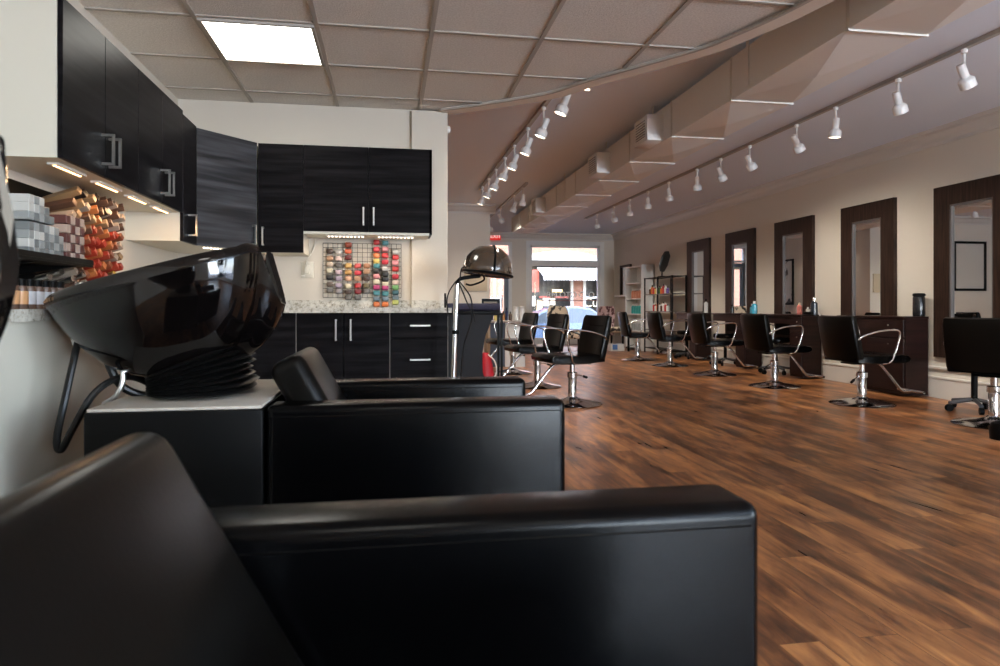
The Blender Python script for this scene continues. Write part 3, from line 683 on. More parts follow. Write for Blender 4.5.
# ---------------------------------------------------------------- shampoo stations
def shampoo_bowl(yc, label, dx=0):
    t = thing('shampoo_bowl', label, 'shampoo bowl', (-.60+dx, yc, .72), 'glossy black shampoo bowls')
    # bowl: rings in a local frame then tilted
    N = 96; rings = []
    cxx = -.633+dx; zr = 1.038; tilt = math.radians(15.5)
    def pt(phi, s, inn=0):
        k = .985-.0*inn
        rx, ry_ = .308, .25
        if math.cos(phi) > 0: rx = .29
        # superelliptic plan
        c, sn = math.cos(phi), math.sin(phi)
        ex = .62 if c > 0 else .85; px_ = math.copysign(abs(c)**ex, c)*rx; py_ = math.copysign(abs(sn)**ex, sn)*ry_
        rim = 0.0
        a = math.degrees(abs(phi if phi <= PI else phi-2*PI))
        if a < 15: rim = -.17*(math.cos(a/15*PI/2)**.8)           # neck notch
        if 12 < a < 40: rim += .008*math.sin((a-12)/28*PI)        # raised lobes
        f = max(math.cos(s*PI/2)**.62, .16)
        dep = .30*math.sin(s*PI/2)**1.05
        z = rim*(1-s)**1.5-dep
        shift = s*(.0075-.0925*c)
        if inn: f *= .93; z = rim*(1-s)**1.5-dep*.93 - (.0 if s > 0 else 0)
        return Vector((px_*f+shift, py_*f, z))
    S = [0, .05, .12, .22, .34, .48, .62, .76, .88, .96, 1.0]
    R_ = Matrix.Translation((cxx, yc, zr)) @ Matrix.Rotation(-tilt, 4, 'Y')
    for s in reversed(S): rings.append([R_ @ pt(2*PI*j/N, s, 1) for j in range(N)])
    # rolled rim
    rings.append([R_ @ (pt(2*PI*j/N, 0, 1).lerp(pt(2*PI*j/N, 0), .5)+Vector((0, 0, .010))) for j in range(N)])
    for s in S: rings.append([R_ @ pt(2*PI*j/N, s) for j in range(N)])
    w = MB(); w.loft(rings)
    w.build('basin', M['black_gloss'], t, smooth=60)
    # bellows: stacked fanned pleats under the neck side
    for k in range(8):
        a = math.radians(-.5-3.0*k)
        T = Matrix.Translation((-.665+dx, yc, .706+.0050*k)) @ Matrix.Rotation(a, 4, 'Y')
        Lx = .268+.008*math.sin(k*1.7)
        ring = []
        prof = [(.88, .0), (1.0, .006), (.94, .013), (.86, .015)]
        rr = []
        for f, z in prof:
            rr.append([T @ Vector((Lx/2+Lx/2*f*math.copysign(abs(math.cos(q))**.7, math.cos(q)), .20*f*math.copysign(abs(math.sin(q))**.7, math.sin(q)), z)) for q in [2*PI*j/32 for j in range(32)]])
        MB().loft(rr).build('bellows_pleat', M['rubber'], t, smooth=50)
    B(-.60+dx, -.46+dx, yc-.09, yc+.09, .703, .78, bevel=.02).build('neck_bracket', M['black'], t)
    return t
def P(px, py, Y): return atY(px, py, Y)
def shampoo_unit(yc, lab):
    y0, y1 = yc-.325, yc+.325
    t = thing('shampoo_chair', lab, 'salon chair', (.07, yc, 0), 'black leather shampoo chairs')
    for s, a, b_ in ((0, y0, y0+.115), (1, y1-.115, y1)):
        w = MB(); w.box(-.31, .47, a, b_, .10, .70, bevel=.020, seg=4)
        ar = w.build('armrest', M['leather'], t, smooth=50)
        # stitched seam welts
        w = MB(); yy = a if s == 0 else a
        w.tube([(-.30, a+.0015, .672), (.452, a+.0015, .672)], .0022, 6); w.tube([(.4575, a+.004, .12), (.4575, a+.004, .668)], .003, 6)
        w.build('seam', M['leather'], ar)
    B(-.20, .46, y0+.117, y1-.117, .30, .44, bevel=.035, seg=4).build('seat', M['leather'], t, smooth=50)
    B(-.28, .44, y0+.118, y1-.118, .10, .298).build('front_panel', M['leather'], t)
    T = Matrix.Translation((-.035, yc, .455)) @ Matrix.Rotation(math.radians(-29), 4, 'Y')
    w = MB(); w.box(-.10, .0, -.205, .205, 0, .43, bevel=.032, seg=5, mtx=T)
    w.build('backrest', M['leather_brown'], t, smooth=60)
    for x in (-.25, .40):
        for y in (y0+.06, y1-.06): MB().cyl((x, y, 0), (x, y, .10), .022, .028, 12).build('leg', M['steel'], t)
    return t
shampoo_unit(.575, 'black leather shampoo chair filling the foreground, nearest the camera')
shampoo_unit(2.075, 'black leather shampoo chair behind the foreground one, beside the bowl')
def backwash_box(yc, lab):
    t = thing('backwash_cabinet', lab, 'cabinet', (-.52, yc, 0), 'black cabinets under the shampoo bowls')
    w = B(-.73, -.315, yc-.325, yc+.325, .0, .694, bevel=.006); w.build('body', M['black'], t)
    B(-.725, -.32, yc-.318, yc+.318, .694, .702, bevel=.002).build('top_panel', M['beige_top'], t, label='pale laminate top')
backwash_box(.575, 'black backwash cabinet under the left foreground shampoo bowl')
backwash_box(2.075, 'black backwash cabinet with a pale top under the centre shampoo bowl')
shampoo_bowl(.60, 'glossy black shampoo bowl whose rim just enters at the left edge', -.012)
b2 = shampoo_bowl(2.06, 'glossy black shampoo bowl tilted back behind the second leather chair')
# hoses of the centre bowl
w = MB(); w.tube([P(79, 338, 1.99), P(76, 350, 1.97), P(66, 395, 1.93), P(57, 438, 1.90), P(61, 450, 1.90), P(72, 430, 1.90), P(92, 396, 1.93), P(113, 380, 1.97), P(132, 377, 2.02), P(150, 384, 2.05), P(160, 393, 2.06)], .0095, 10, smooth=6)
w.build('water_hose', M['rubber'], b2, label='black water hose hanging in a loop')
w = MB(); w.tube([P(101, 345, 2.0), P(108, 362, 1.99), P(118, 382, 1.99), P(132, 392, 2.0), P(150, 396, 2.02), P(166, 396, 2.04)], .011, 10, smooth=6)
w.build('water_hose', M['rubber'], b2, label='thicker black water hose')
w = MB(); w.tube([P(114, 350, 1.98), P(121, 362, 1.97), P(123, 380, 1.96), P(116, 396, 1.96), P(104, 404, 1.97)], .0075, 10, smooth=6)
w.build('spray_hose', M['steel'], b2, label='silver spray hose')
w = MB(); w.cyl(P(100, 344, 2.0), P(103, 352, 2.0), .014, n=14); w.cyl(P(76, 336, 1.99), P(78, 344, 1.99), .014, n=14)
w.build('hose_fitting', M['steel'], b2)

# ---------------------------------------------------------------- hood dryer
def dryer():
    hc = atY(487, 273, 4.12)
    foot_ = atY(452, 372, 4.12); base_p = Vector((foot_.x-.01, 4.12, 0))
    t = thing('hood_dryer', 'dark domed hood dryer on a chrome stand by the counter', 'hair dryer', base_p)
    T = Matrix.Translation(hc) @ Matrix.Rotation(math.radians(7), 4, 'Y')
    w = MB()
    prof = [(.165, -.02), (.178, .0), (.176, .04), (.160, .10), (.130, .145), (.085, .178), (.035, .190), (.0, .192)]
    w.lathe([(.155, -.015)]+prof, (0, 0, 0), 32, mtx=T @ Matrix.Scale(.88, 4))
    hd = w.build('hood', M['hood'], t, smooth=60)
    w = MB(); w.tube([T @ Vector((.160*math.cos(q), .160*math.sin(q), -.005)) for q in [2*PI*j/32 for j in range(32)]], .008, 8, closed=True)
    w.build('rim', M['black'], hd)
    w = MB(); w.tube([T @ Vector((.02, .158*math.cos(q), .004+.169*math.sin(q))) for q in [PI*j/16 for j in range(17)]], .007, 8)
    w.build('seam_band', M['black'], hd)
    top = atY(457, 284, 4.12); el = atY(480, 276, 4.14)
    MB().tube([Vector((base_p.x, 4.12, .04)), atY(455, 330, 4.12), top], .017, 12).build('pole', M['chrome'], t)
    MB().tube([atY(449, 330.0, 4.12)+Vector((.04, 0, 0)), atY(449, 334.0, 4.12)+Vector((.04, 0, 0))], .022, 12).build('clamp', M['black'], t)
    MB().tube([top+Vector((0, 0, -.02)), atY(460, 279, 4.12), el], .012, 10, smooth=4).build('swing_arm', M['black'], t)
    w = MB()
    w.tube([atY(466, 284, 4.09), atY(472, 285, 4.07), atY(484, 280, 4.03), atY(482, 274, 3.99)], .006, 8, smooth=4)
    w.build('handle', M['black'], t)
    for i, pts in enumerate(([(460, 279), (462, 268), (470, 267)], [(456, 281), (449, 292), (447, 305), (451, 330)], [(458, 281), (466, 300), (472, 318), (464, 345), (461, 375)], [(459, 281), (470, 296), (473, 312), (475, 322)])):
        MB().tube([atY(px, py, 4.07+.02*i) for px, py in pts], .0045, 6, smooth=6).build('cord', M['rubber'], t)
    for k in range(5):
        a = 2*PI*k/5+.3; e = base_p+Vector((.24*math.cos(a), .24*math.sin(a), 0))
        lg = MB().tube([base_p+Vector((0, 0, .10)), e+Vector((0, 0, .06))], .014, 8).build('leg', M['chrome'], t)
        MB().cyl(e+Vector((-.012, 0, .028)), e+Vector((.012, 0, .028)), .028, n=14).build('caster', M['black'], lg)
dryer()

# ---------------------------------------------------------------- reception area left of centre
t = thing('manicure_desk', 'black desk with curved side panels behind the hood dryer', 'desk', (.72, 6.6, 0))
side = [(.50, 0), (.97, 0), (.93, .12), (.88, .32), (.87, .48), (.90, .66), (.955, .80), (.985, .88), (.50, .88)]
for y in (6.35, 6.95):
    MB().prism(side, y, y+.04, 'y').build('side_panel', mat('charcoal panel', (.011, .011, .013), .5, spec=.1), t, smooth=30)
B(.52, .56, 6.39, 6.95, .05, .88).build('back_panel', M['black'], t, smooth=0)
B(.50, 1.0, 6.30, 7.02, .88, .915, bevel=.006).build('top', M['black'], t)
w = MB(); pts = []
w.box(.53, 1.04, 6.28, 6.9, .916, .985, bevel=.02, seg=3)
for v in w.bm.verts: v.co.z += .008*math.sin(v.co.x*40)*math.cos(v.co.y*20) if v.co.z > .95 else 0
tag(w.build('folded_towel', M['navy']), 'dark navy cloth folded on the black curved desk', 'cloth')
# small framed display and dark box on the desk
fr_ = atY(491, 302, 7.2)
t = thing('side_table', 'small black side table behind the curved desk', 'table', (fr_.x, 7.2, 0))
B(fr_.x-.14, fr_.x+.12, 7.08, 7.34, .86, .885, bevel=.004).build('top', M['black'], t)
for dx in (-.12, .10):
    for dy in (7.10, 7.32): B(fr_.x+dx-.012, fr_.x+dx+.012, dy-.012, dy+.012, 0, .86).build('leg', M['black'], t)
t = thing('picture_frame', 'low dark frame standing behind the curved black desk', 'frame', (fr_.x, 7.2, .885))
w = MB(); x0, x1, z0, z1 = fr_.x-.10, fr_.x+.10, .885, 1.04
w.box(x0, x1, 7.2, 7.22, z1-.03, z1); w.box(x0, x1, 7.2, 7.22, z0, z0+.03); w.box(x0, x0+.02, 7.2, 7.22, z0+.03, z1-.03); w.box(x1-.03, x1, 7.2, 7.22, z0+.03, z1-.03)
w.build('border', M['black'], t, smooth=0); B(x0+.02, x1-.03, 7.208, 7.216, z0+.03, z1-.03).build('print', colour('print brown', (.20, .14, .08)), t, smooth=0)
# card reader box on counter end
p = atY(449, 296, 4.9)
tag(MB().box(p.x-.03, .40, 4.85, 4.93, .9445, 1.05, bevel=.006).build('small_box', M['black']), 'small black box on the right end of the granite counter', 'box')
# cream panel on the return wall
a_, b_ = atY(464, 270, YA), atY(487, 291, YA)
tag(MB().box(a_.x, b_.x, YA-.03, YA, b_.z, a_.z, bevel=.004).build('wall_panel', M['cream']), 'cream square board hung on the wall behind the dryer hood', 'board')
# console with products
t = thing('console_table', 'low white and navy console with a beige top beyond the left chairs', 'table', (1.80, 10.6, 0))
B(1.50, 2.14, 10.4, 10.85, .70, .735, bevel=.004).build('top', M['beige_top'], t)
B(1.52, 1.56, 10.42, 10.83, 0, .70).build('leg_panel', colour('oak leg', (.30, .20, .11)), t, smooth=0)
B(1.56, 1.80, 10.45, 10.83, 0, .70).build('cupboard', colour('navy front', (.035, .045, .075)), t, smooth=0, label='navy cupboard')
B(1.80, 2.12, 10.42, 10.83, 0, .70, bevel=.004).build('cupboard', M['white'], t, label='white cupboard')
spec = [(1.53, .12, .03, 'amber'), (1.60, .16, .026, 'black'), (1.66, .13, .028, 'gold'), (1.725, .19, .024, 'black'), (1.785, .15, .028, 'amber'), (1.84, .20, .024, 'navy'), (1.90, .14, .026, 'brown')]
cb = {'amber': (.35, .14, .03), 'black': (.012, .012, .012), 'gold': (.55, .42, .12), 'navy': (.02, .025, .07), 'brown': (.10, .05, .03)}
for i, (x, h_, r_, cn) in enumerate(spec):
    t = thing('product_bottle', '%s bottle, %s from left on the beige console' % (cn, ordn[i].replace('nearest', 'first')), 'bottle', (x, 10.52, .735), 'dark bottles on the beige console')
    MB().lathe([(0, 0), (r_, 0), (r_, h_*.7), (r_*.5, h_*.8), (0, h_*.8)], (x, 10.52, .735), 14).build('body', colour('bottle '+cn, cb[cn], .25), t)
    MB().lathe([(0, h_*.8), (r_*.45, h_*.8), (r_*.45, h_), (0, h_)], (x, 10.52, .735), 12).build('cap', M['black'], t)
for i, x in enumerate((2.0, 2.1)):
    t = thing('storage_jar', 'white lidded jar, %s of the two on the beige console' % ('left' if i == 0 else 'right'), 'jar', (x, 10.55, .735), 'white jars on the beige console')
    MB().lathe([(0, 0), (.04, 0), (.045, .10), (.04, .19), (0, .19)], (x, 10.55, .735), 16).build('body', M['lampwhite'], t)
    MB().lathe([(0, .19), (.046, .19), (.046, .22), (.0, .225)], (x, 10.55, .735), 16).build('lid', M['trim'], t)
# red bag
p = atY(485.5, 366, 8.0)
t = thing('red_bag', 'red bag with a white cord beside the black curved desk', 'bag', (p.x, 8.0, 0))
w = MB(); w.lathe([(0, 0), (.07, 0), (.10, .04), (.105, .15), (.09, .26), (.06, .34), (.03, .40), (.0, .40)], (p.x, 8.0, 0), 18)
for v in w.bm.verts: v.co += Vector((math.sin(v.co.z*60+v.co.y*30), math.cos(v.co.z*50), 0))*.008
w.build('body', M['redbag'], t)
MB().tube([(p.x+.02, 7.93, .38), (p.x+.10, 7.92, .30), (p.x+.12, 7.91, .16), (p.x+.04, 7.90, .04)], .008, 8, smooth=5).build('cord', M['lampwhite'], t)

# ---------------------------------------------------------------- styling chairs
def styling_chair(label, group):
    """faces +X locally"""
    t = thing('styling_chair', label, 'salon chair', (0, 0, 0), group)
    k = dict(local=True)
    MB().lathe([(0, 0), (.29, 0), (.295, .006), (.28, .014), (.12, .045), (.06, .062), (.045, .075), (0, .075)], n=40).build('base', M['chrome'], t, smooth=50, **k)
    MB().lathe([(0, .07), (.042, .07), (.042, .30), (.036, .305), (.026, .31), (.026, .40), (0, .40)], n=24).build('column', M['chrome'], t, smooth=50, **k)
    MB().lathe([(.043, .26), (.052, .265), (.052, .31), (.043, .315)], n=24).build('pump_collar', M['chrome'], t, **k)
    w = MB(); w.tube([(-.04, -.02, .28), (-.12, -.08, .27), (-.20, -.14, .25)], .007, 8); lv = w.build('pump_lever', M['chrome'], t, **k)
    MB().tube([(-.19, -.132, .252), (-.245, -.174, .236)], .013, 8).build('pedal_pad', M['rubber'], lv, **k)
    B(-.16, .16, -.10, .10, .395, .412, bevel=.004).build('seat_plate', M['black'], t, **k)
    # seat with a rounded waterfall front
    w = MB(); n = 20; rings = []
    for y in (-.25, -.242, -.225, .225, .242, .25):
        f = 1 if abs(y) < .24 else (.965 if abs(y) < .245 else .93)
        pr = [(-.24, .425), (-.24, .475), (-.20, .492), (.10, .490), (.25, .500), (.32, .490), (.345, .462), (.335, .430), (.27, .412), (-.1, .412)]
        cxp, czp = .05, .455
        rings.append([(cxp+(a-cxp)*f, y, czp+(b_-czp)*(f if f == 1 else f-.08)) for a, b_ in pr])
    w.loft(rings).build('seat', M['leather'], t, smooth=45, **k)
    # backrest: thick padded panel leaning back, two upholstered halves
    T = Matrix.Translation((-.205, 0, .47)) @ Matrix.Rotation(math.radians(-11), 4, 'Y')
    rings = []
    for y in [-.255, -.25, -.235, -.12, 0, .12, .235, .25, .255]:
        f = 1-.0*abs(y); wrap = .028*(abs(y)/.255)**2; e = {0.255: .75, .25: .92}.get(abs(y), 1)
        pr = [(-.055, -.02), (-.062, .18), (-.058, .36), (-.045, .40), (-.012, .405), (.0, .38), (.010, .20), (.012, .04), (.0, -.03)]
        rings.append([T @ Vector(((a+.025)*e-.025+wrap, y, (b_-.19)*(e*.5+.5)+.19)) for a, b_ in pr])
    bk = MB().loft(rings).build('backrest', M['leather_brown'], t, smooth=50, **k)
    w = MB(); w.tube([T @ Vector((.0185, y, .30-.0*y)) for y in (-.22, 0, .22)], .003, 6); 
    w.build('seam', M['leather'], bk, **k)
    for s in (-1, 1):
        y = .272*s
        pts = [(-.235, y*.95, .640), (-.20, y, .672), (-.06, y*1.03, .715), (.09, y*1.04, .733), (.165, y*1.03, .725), (.185, y*1.02, .685), (.17, y, .60), (.135, y*.98, .50), (.11, y*.92, .43), (.05, y*.8, .41)]
        MB().tube(pts, .0095, 10, smooth=5).build('armrest', M['chrome'], t, smooth=60, **k)
    pts = [(.10, 0, .405), (.20, 0, .385), (.30, 0, .28), (.42, 0, .14), (.47, 0, .115), (.55, 0, .12)]
    ft = MB().tube(pts, .014, 10, smooth=4).build('footrest', M['chrome'], t, smooth=60, **k)
    MB().tube([(.54, -.17, .12), (.54, .17, .12)], .014, 10).build('foot_bar', M['chrome'], ft, **k)
    return t
G1, G2 = 'black styling chairs facing the wall mirrors', 'black styling chairs in the left row facing the counter'
proto = styling_chair('black styling chair at the wide-open station, second from the right edge', G1)
RC = [((4.56, 5.88), 0, 'black styling chair in front of the fourth mirror, with its whole base in view'),
      ((4.53, 7.34), 2, 'black styling chair facing the third mirror, in front of the pepper-bottle station'),
      ((4.49, 8.75), -2, 'black styling chair facing the second mirror from the front window'),
      ((4.46, 10.2), 0, 'black styling chair facing the farthest large mirror'),
      ((4.37, 11.4), -6, 'farthest black styling chair of the right row, near the wire shelf')]
RC[1] = (RC[1][0], RC[1][1], 'black styling chair facing the third mirror, left of the glass shaker')
for i, ((x, y), a, lab) in enumerate(RC):
    o = proto if i == 0 else dup(proto, (0, 0, 0), 0)
    o.location = (x, y, 0); o.rotation_euler = (0, 0, math.radians(a)); o['label'] = lab
o = dup(proto, (4.80, 4.66, 0), math.radians(24), 'black styling chair cut by the right edge, seen from behind')
for (x, y), a, lab in (((1.76, 6.34), 190, 'nearest black styling chair of the left row, its brown-sheened back fully seen'),
                       ((1.73, 7.79), 189, 'middle black styling chair of the left row of three'),
                       ((1.74, 9.44), 189, 'farthest black styling chair of the left row of three')):
    o = dup(proto, (x, y, 0), math.radians(a), lab); o['group'] = G2

# ---------------------------------------------------------------- mirrors on the right wall
MC = [5.715, 7.175, 8.655, 10.12, 11.61]
ml_ = ['large dark-framed mirror at the right edge reflecting a plain black-framed picture', 'large dark-framed mirror above the station with the black tumbler',
       'large dark-framed mirror reflecting a black and white picture', 'large dark-framed mirror, second from the front window', 'large dark-framed mirror nearest the front window and wire shelf']
for i, y in enumerate(MC):
    z0, z1 = .43, 2.19; hw = .45; fw = .20
    t = thing('wall_mirror', ml_[i], 'mirror', (XW-.02, y, z0), 'dark wood framed mirrors on the right wall')
    w = MB()
    for a, c in ((y-hw, y-hw+fw), (y+hw-fw, y+hw)):
        s = 1 if a < y else -1
        w.prism([(a, z0), (c, z0), (c, z1), (a, z1)], XW-.045, XW-.001, 'x')
    w.box(XW-.045, XW-.001, y-hw+fw, y+hw-fw, z1-fw, z1); w.box(XW-.045, XW-.001, y-hw+fw, y+hw-fw, z0, z0+fw)
    w.build('frame', M['mirror_wood'], t, smooth=0)
    w = MB()   # inner silver bead
    a, c = y-hw+fw, y+hw-fw
    w.box(XW-.040, XW-.012, a, a+.018, z0+fw, z1-fw); w.box(XW-.040, XW-.012, c-.018, c, z0+fw, z1-fw); w.box(XW-.040, XW-.012, a, c, z1-fw-.018, z1-fw)
    w.build('inner_bead', colour('pewter bead', (.12, .11, .11), .35), t, smooth=0)
    B(XW-.020, XW-.012, a, c, z0+fw, z1-fw).build('glass', M['mirror'], t, smooth=0)

# ---------------------------------------------------------------- stations
def station(yn, yf, cl, label):
    t = thing('styling_station', label, 'styling station', (5.5, (yn+yf)/2, 0), 'dark wood styling stations along the right wall')
    X0 = 5.33
    B(X0-.01, XW-.05, yn-.01, yf, .825, .85, bevel=.003).build('top', M['station_wood'], t)
    cb_ = B(X0+.012, XW-.05, yn, yn+cl, .02, .825).build('cabinet', M['station_wood'], t, smooth=0)
    for z0, z1 in ((.62, .815), (.06, .61)):
        d = B(X0-.004, X0+.011, yn+.01, yn+cl-.01, z0, z1, bevel=.003).build('drawer' if z0 > .5 else 'door', M['station_wood'], t, smooth=0)
        MB().cyl((X0-.02, yn+cl*.3, z1-.06), (X0-.004, yn+cl*.3, z1-.06), .009, n=12).build('knob', M['chrome'], d)
    B(X0+.02, XW-.05, yn+cl, yf-.02, .72, .824).build('shallow_drawer', M['station_wood'], t, smooth=0)
    B(XW-.07, XW-.05, yn+cl, yf-.035, .55, .72).build('modesty_panel', M['black'], t, smooth=0)
station(6.23, 7.30, .70, 'dark wood station with the black tumbler, nearest the camera')
station(8.0, 9.05, .28, 'dark wood station with the glass shaker, behind the second right chair')
station(9.43, 10.5, .28, 'dark wood station with the blue bottle')
station(11.07, 11.95, .28, 'dark wood station farthest down the right wall')
# items on stations
def on_station(px, py, top, X=5.45): p = atX(px, py, X); return p
p = atX(919, 300, 5.56)
t = thing('tumbler', 'black ribbed tumbler standing on the nearest dark station', 'tumbler', (p.x, p.y, .85))
MB().lathe([(0, 0), (.055, 0), (.060, .02), (.058, .20), (.050, .215), (0, .215)], (p.x, p.y, .85), 24).build('body', colour('tumbler black', (.012, .012, .013), .2), t)
MB().lathe([(0, .215), (.060, .215), (.062, .235), (.050, .245), (0, .245)], (p.x, p.y, .85), 24).build('lid', M['black'], t)
def bottle(px, X, h_, r_, cn, rgb, label, name='spray_bottle', cap=None):
    p = atX(px, 300, X)
    t = thing(name, label, 'bottle', (p.x, p.y, .85))
    MB().lathe([(0, 0), (r_, 0), (r_, h_*.68), (r_*.4, h_*.80), (0, h_*.80)], (p.x, p.y, .85), 18).build('body', colour(cn, rgb, .2), t)
    MB().lathe([(0, h_*.8), (r_*.45, h_*.8), (r_*.45, h_), (0, h_)], (p.x, p.y, .85), 14).build('cap', cap or M['lampwhite'], t)
    return t
bottle(814, 5.5, .22, .045, 'smoky glass', (.03, .035, .045), 'dark glass shaker with chrome top on a station', cap=M['chrome'])
bottle(808, 5.5, .10, .028, 'clear jar', (.5, .5, .48), 'small clear jar left of the dark glass shaker')
bottle(754.5, 5.5, .19, .040, 'aqua plastic', (.05, .35, .50), 'aqua blue bottle on the station behind the second right chair')
bottle(752, 5.6, .15, .03, 'teal plastic', (.05, .25, .32), 'small teal bottle beside the aqua one')
bottle(799.5, 5.56, .16, .035, 'pink plastic', (.55, .18, .15), 'pink bottle in front of the third mirror', cap=M['cream'])
bottle(706, 5.5, .24, .035, 'silver can', (.5, .5, .5), 'silver spray can on the farthest station', cap=M['black'])
bottle(732, 5.45, .14, .03, 'black can', (.02, .02, .02), 'black squat can left of the aqua bottle', cap=M['black'])
# clipper caddy on the near edge of the second station, cords
for px, X, lab, yy_ in ((808, 5.42, 'black clipper lying on the edge of the glass shaker station', 0),):
    p = atX(px, 312, X); tag(MB().box(p.x-.02, p.x+.02, p.y-.09, p.y+.09, .8505, .89, bevel=.012).build('hair_clipper', M['black']), lab, 'hair clipper')
w = MB()
p = atX(823, 315, 5.60)
w.tube([(5.56, 8.0, .88), (5.60, 7.9, .70), (5.60, 7.86, .4), (5.62, 7.84, .25)], .007, 6, smooth=5)
tag(w.build('power_cord', M['lampwhite']), 'white power cord hanging down beside the glass shaker station', 'cord')
def outlet(y, z, lab):
    t = thing('wall_outlet', lab, 'outlet', (XW, y, z-.06)); B(XW-.008, XW, y-.035, y+.035, z-.06, z+.06, bevel=.003).build('plate', M['white'], t)
    w = MB(); w.box(XW-.010, XW-.007, y-.014, y+.014, z+.012, z+.04); w.box(XW-.010, XW-.007, y-.014, y+.014, z-.04, z-.012); w.build('socket', M['trim'], t)
outlet(8.72, .36, 'white outlet low on the wall beneath the third mirror')
# rolling stools
def stool(label, back=True, seat_z=.50):
    t = thing('rolling_stool', label, 'stool', (0, 0, 0), 'black rolling stools by the stations'); k = dict(local=True)
    for q in range(5):
        a = 2*PI*q/5+.4; e = Vector((.22*math.cos(a), .22*math.sin(a), 0))
        lg = MB().tube([Vector((0, 0, .11)), e+Vector((0, 0, .075))], .017, 8).build('leg', colour('dark grey leg', (.05, .05, .055), .35), t, **k)
        d = Vector((-math.sin(a), math.cos(a), 0))*.016
        MB().cyl(e-d+Vector((0, 0, .032)), e+d+Vector((0, 0, .032)), .032, n=16).build('caster', M['black'], lg, **k)
    MB().cyl((0, 0, .09), (0, 0, seat_z-.05), .026, n=14).build('column', M['black'], t, **k)
    MB().lathe([(0, 0), (.17, 0), (.19, .02), (.19, .055), (.17, .075), (0, .078)], (0, 0, seat_z-.06), 28).build('seat', M['leather'], t, **k)
    return t
st0 = stool('black rolling stool below the mirror at the right edge')
st0.location = (5.25, 5.30, 0)
dup(st0, (5.42, 8.75, 0), .5, 'black rolling stool under the station with the glass shaker')
dup(st0, (5.42, 10.2, 0), 1.1, 'black rolling stool under the station with the aqua bottle')
dup(st0, (5.42, 11.62, 0), .2, 'black rolling stool under the farthest station')
p = atX(996, 438, 4.6)
t = thing('waste_bin', 'low rounded black bin just entering at the lower right edge', 'bin', (4.06+.09, 2.55+1.35, 0))
pb = atZ(1006, 441, 0)
t.location = pb; OFF[t] = Vector(pb)
MB().lathe([(0, .0), (.085, .0), (.095, .01), (.10, .09), (.085, .125), (.05, .14), (0, .142)], pb, 24).build('body', M['black'], t)
MB().lathe([(.080, -.0), (.098, -.0), (.098, .012), (.08, .012)], pb, 24).build('base_ring', M['chrome'], t)

# ---------------------------------------------------------------- far right wall: shelves and displays
def open_shelf(y0, y1, x0, x1, ztop, label):
    t = thing('wire_shelf', label, 'shelf', ((x0+x1)/2, (y0+y1)/2, 0))
    w = MB()
    for x in (x0, x1):
        for y in (y0, (y0+y1)/2, y1): w.box(x-.012, x+.012, y-.012, y+.012, 0, ztop)
    w.build('post', M['black'], t, smooth=0)
    zs = [.10, .48, .86, 1.21, ztop-.012]
    for z in zs:
        w = MB(); w.box(x0-.012, x1+.012, y0, y1, z-.01, z+.006); w.build('shelf_board', M['black'] if z in (zs[0], zs[-1]) else colour('shelf board', (.10, .09, .08)), t, smooth=0)
    return zs
zs = open_shelf(12.06, 13.45, 5.32, 5.60, 1.56, 'tall black open shelf with bottles against the right wall')
cl = [('orange', (.62, .16, .03)), ('red', (.5, .03, .03)), ('yellow', (.62, .50, .12)), ('white', (.7, .7, .66)), ('purple', (.10, .05, .25)), ('green', (.10, .25, .12)), ('brown', (.2, .1, .05)), ('blue', (.08, .15, .4))]
seqs = {1.216: ['purple', 'white', 'red', 'orange', 'green', 'white', 'yellow', 'red', 'orange', 'brown'], .866: ['white', 'red', 'white', 'brown', 'white', 'orange', 'white', 'red']}
for z, sq in seqs.items():
    for i, cn in enumerate(sq):
        y = 12.45+i*.098; h_ = .14+.05*((i*7) % 3)/2; t = thing('product_bottle', '%s bottle, %s from the right on the %s level of the black open shelf' % (cn, ordn[i].replace('nearest', 'first'), 'upper' if z > 1 else 'middle'), 'bottle', (5.40, y, z), 'coloured bottles on the black open shelf')
        MB().lathe([(0, 0), (.03, 0), (.032, h_*.7), (.014, h_*.8), (0, h_*.8)], (5.40, y, z), 12).build('body', colour('bottle '+cn, dict(cl)[cn], .3), t)
        MB().lathe([(0, h_*.8), (.014, h_*.8), (.014, h_), (0, h_)], (5.40, y, z), 10).build('cap', M['lampwhite'] if i % 2 else M['black'], t)
for i, (y, cn) in enumerate(((12.1, 'white'), (12.4, 'pink'))):
    pass
# dark faceted display on top of the shelf
hp = atX(662, 262, 5.46)
t = thing('display_stand', 'dark tilted leaf-shaped panel on a small stand on top of the black shelf', 'display', (5.46, hp.y, 1.566))
MB().lathe([(0, 0), (.09, 0), (.09, .012), (.015, .02), (.012, .12), (0, .12)], (5.46, hp.y, 1.566), 16).build('stand', M['black'], t)
T = Matrix.Translation((5.46, hp.y, 1.66)) @ Matrix.Rotation(math.radians(14), 4, 'Y') @ Matrix.Rotation(math.radians(25), 4, 'Z')
out = [(-.06, 0), (-.13, .10), (-.12, .30), (-.06, .42), (.04, .45), (.13, .37), (.12, .16), (.05, .02)]
w = MB(); w.loft([[T @ Vector((x*.8, -.02, z)) for x, z in out], [T @ Vector((x, 0, z)) for x, z in out], [T @ Vector((x*.8, .02, z)) for x, z in out]])
w.build('panel', colour('dark display', (.03, .026, .024), .35), t, smooth=0)
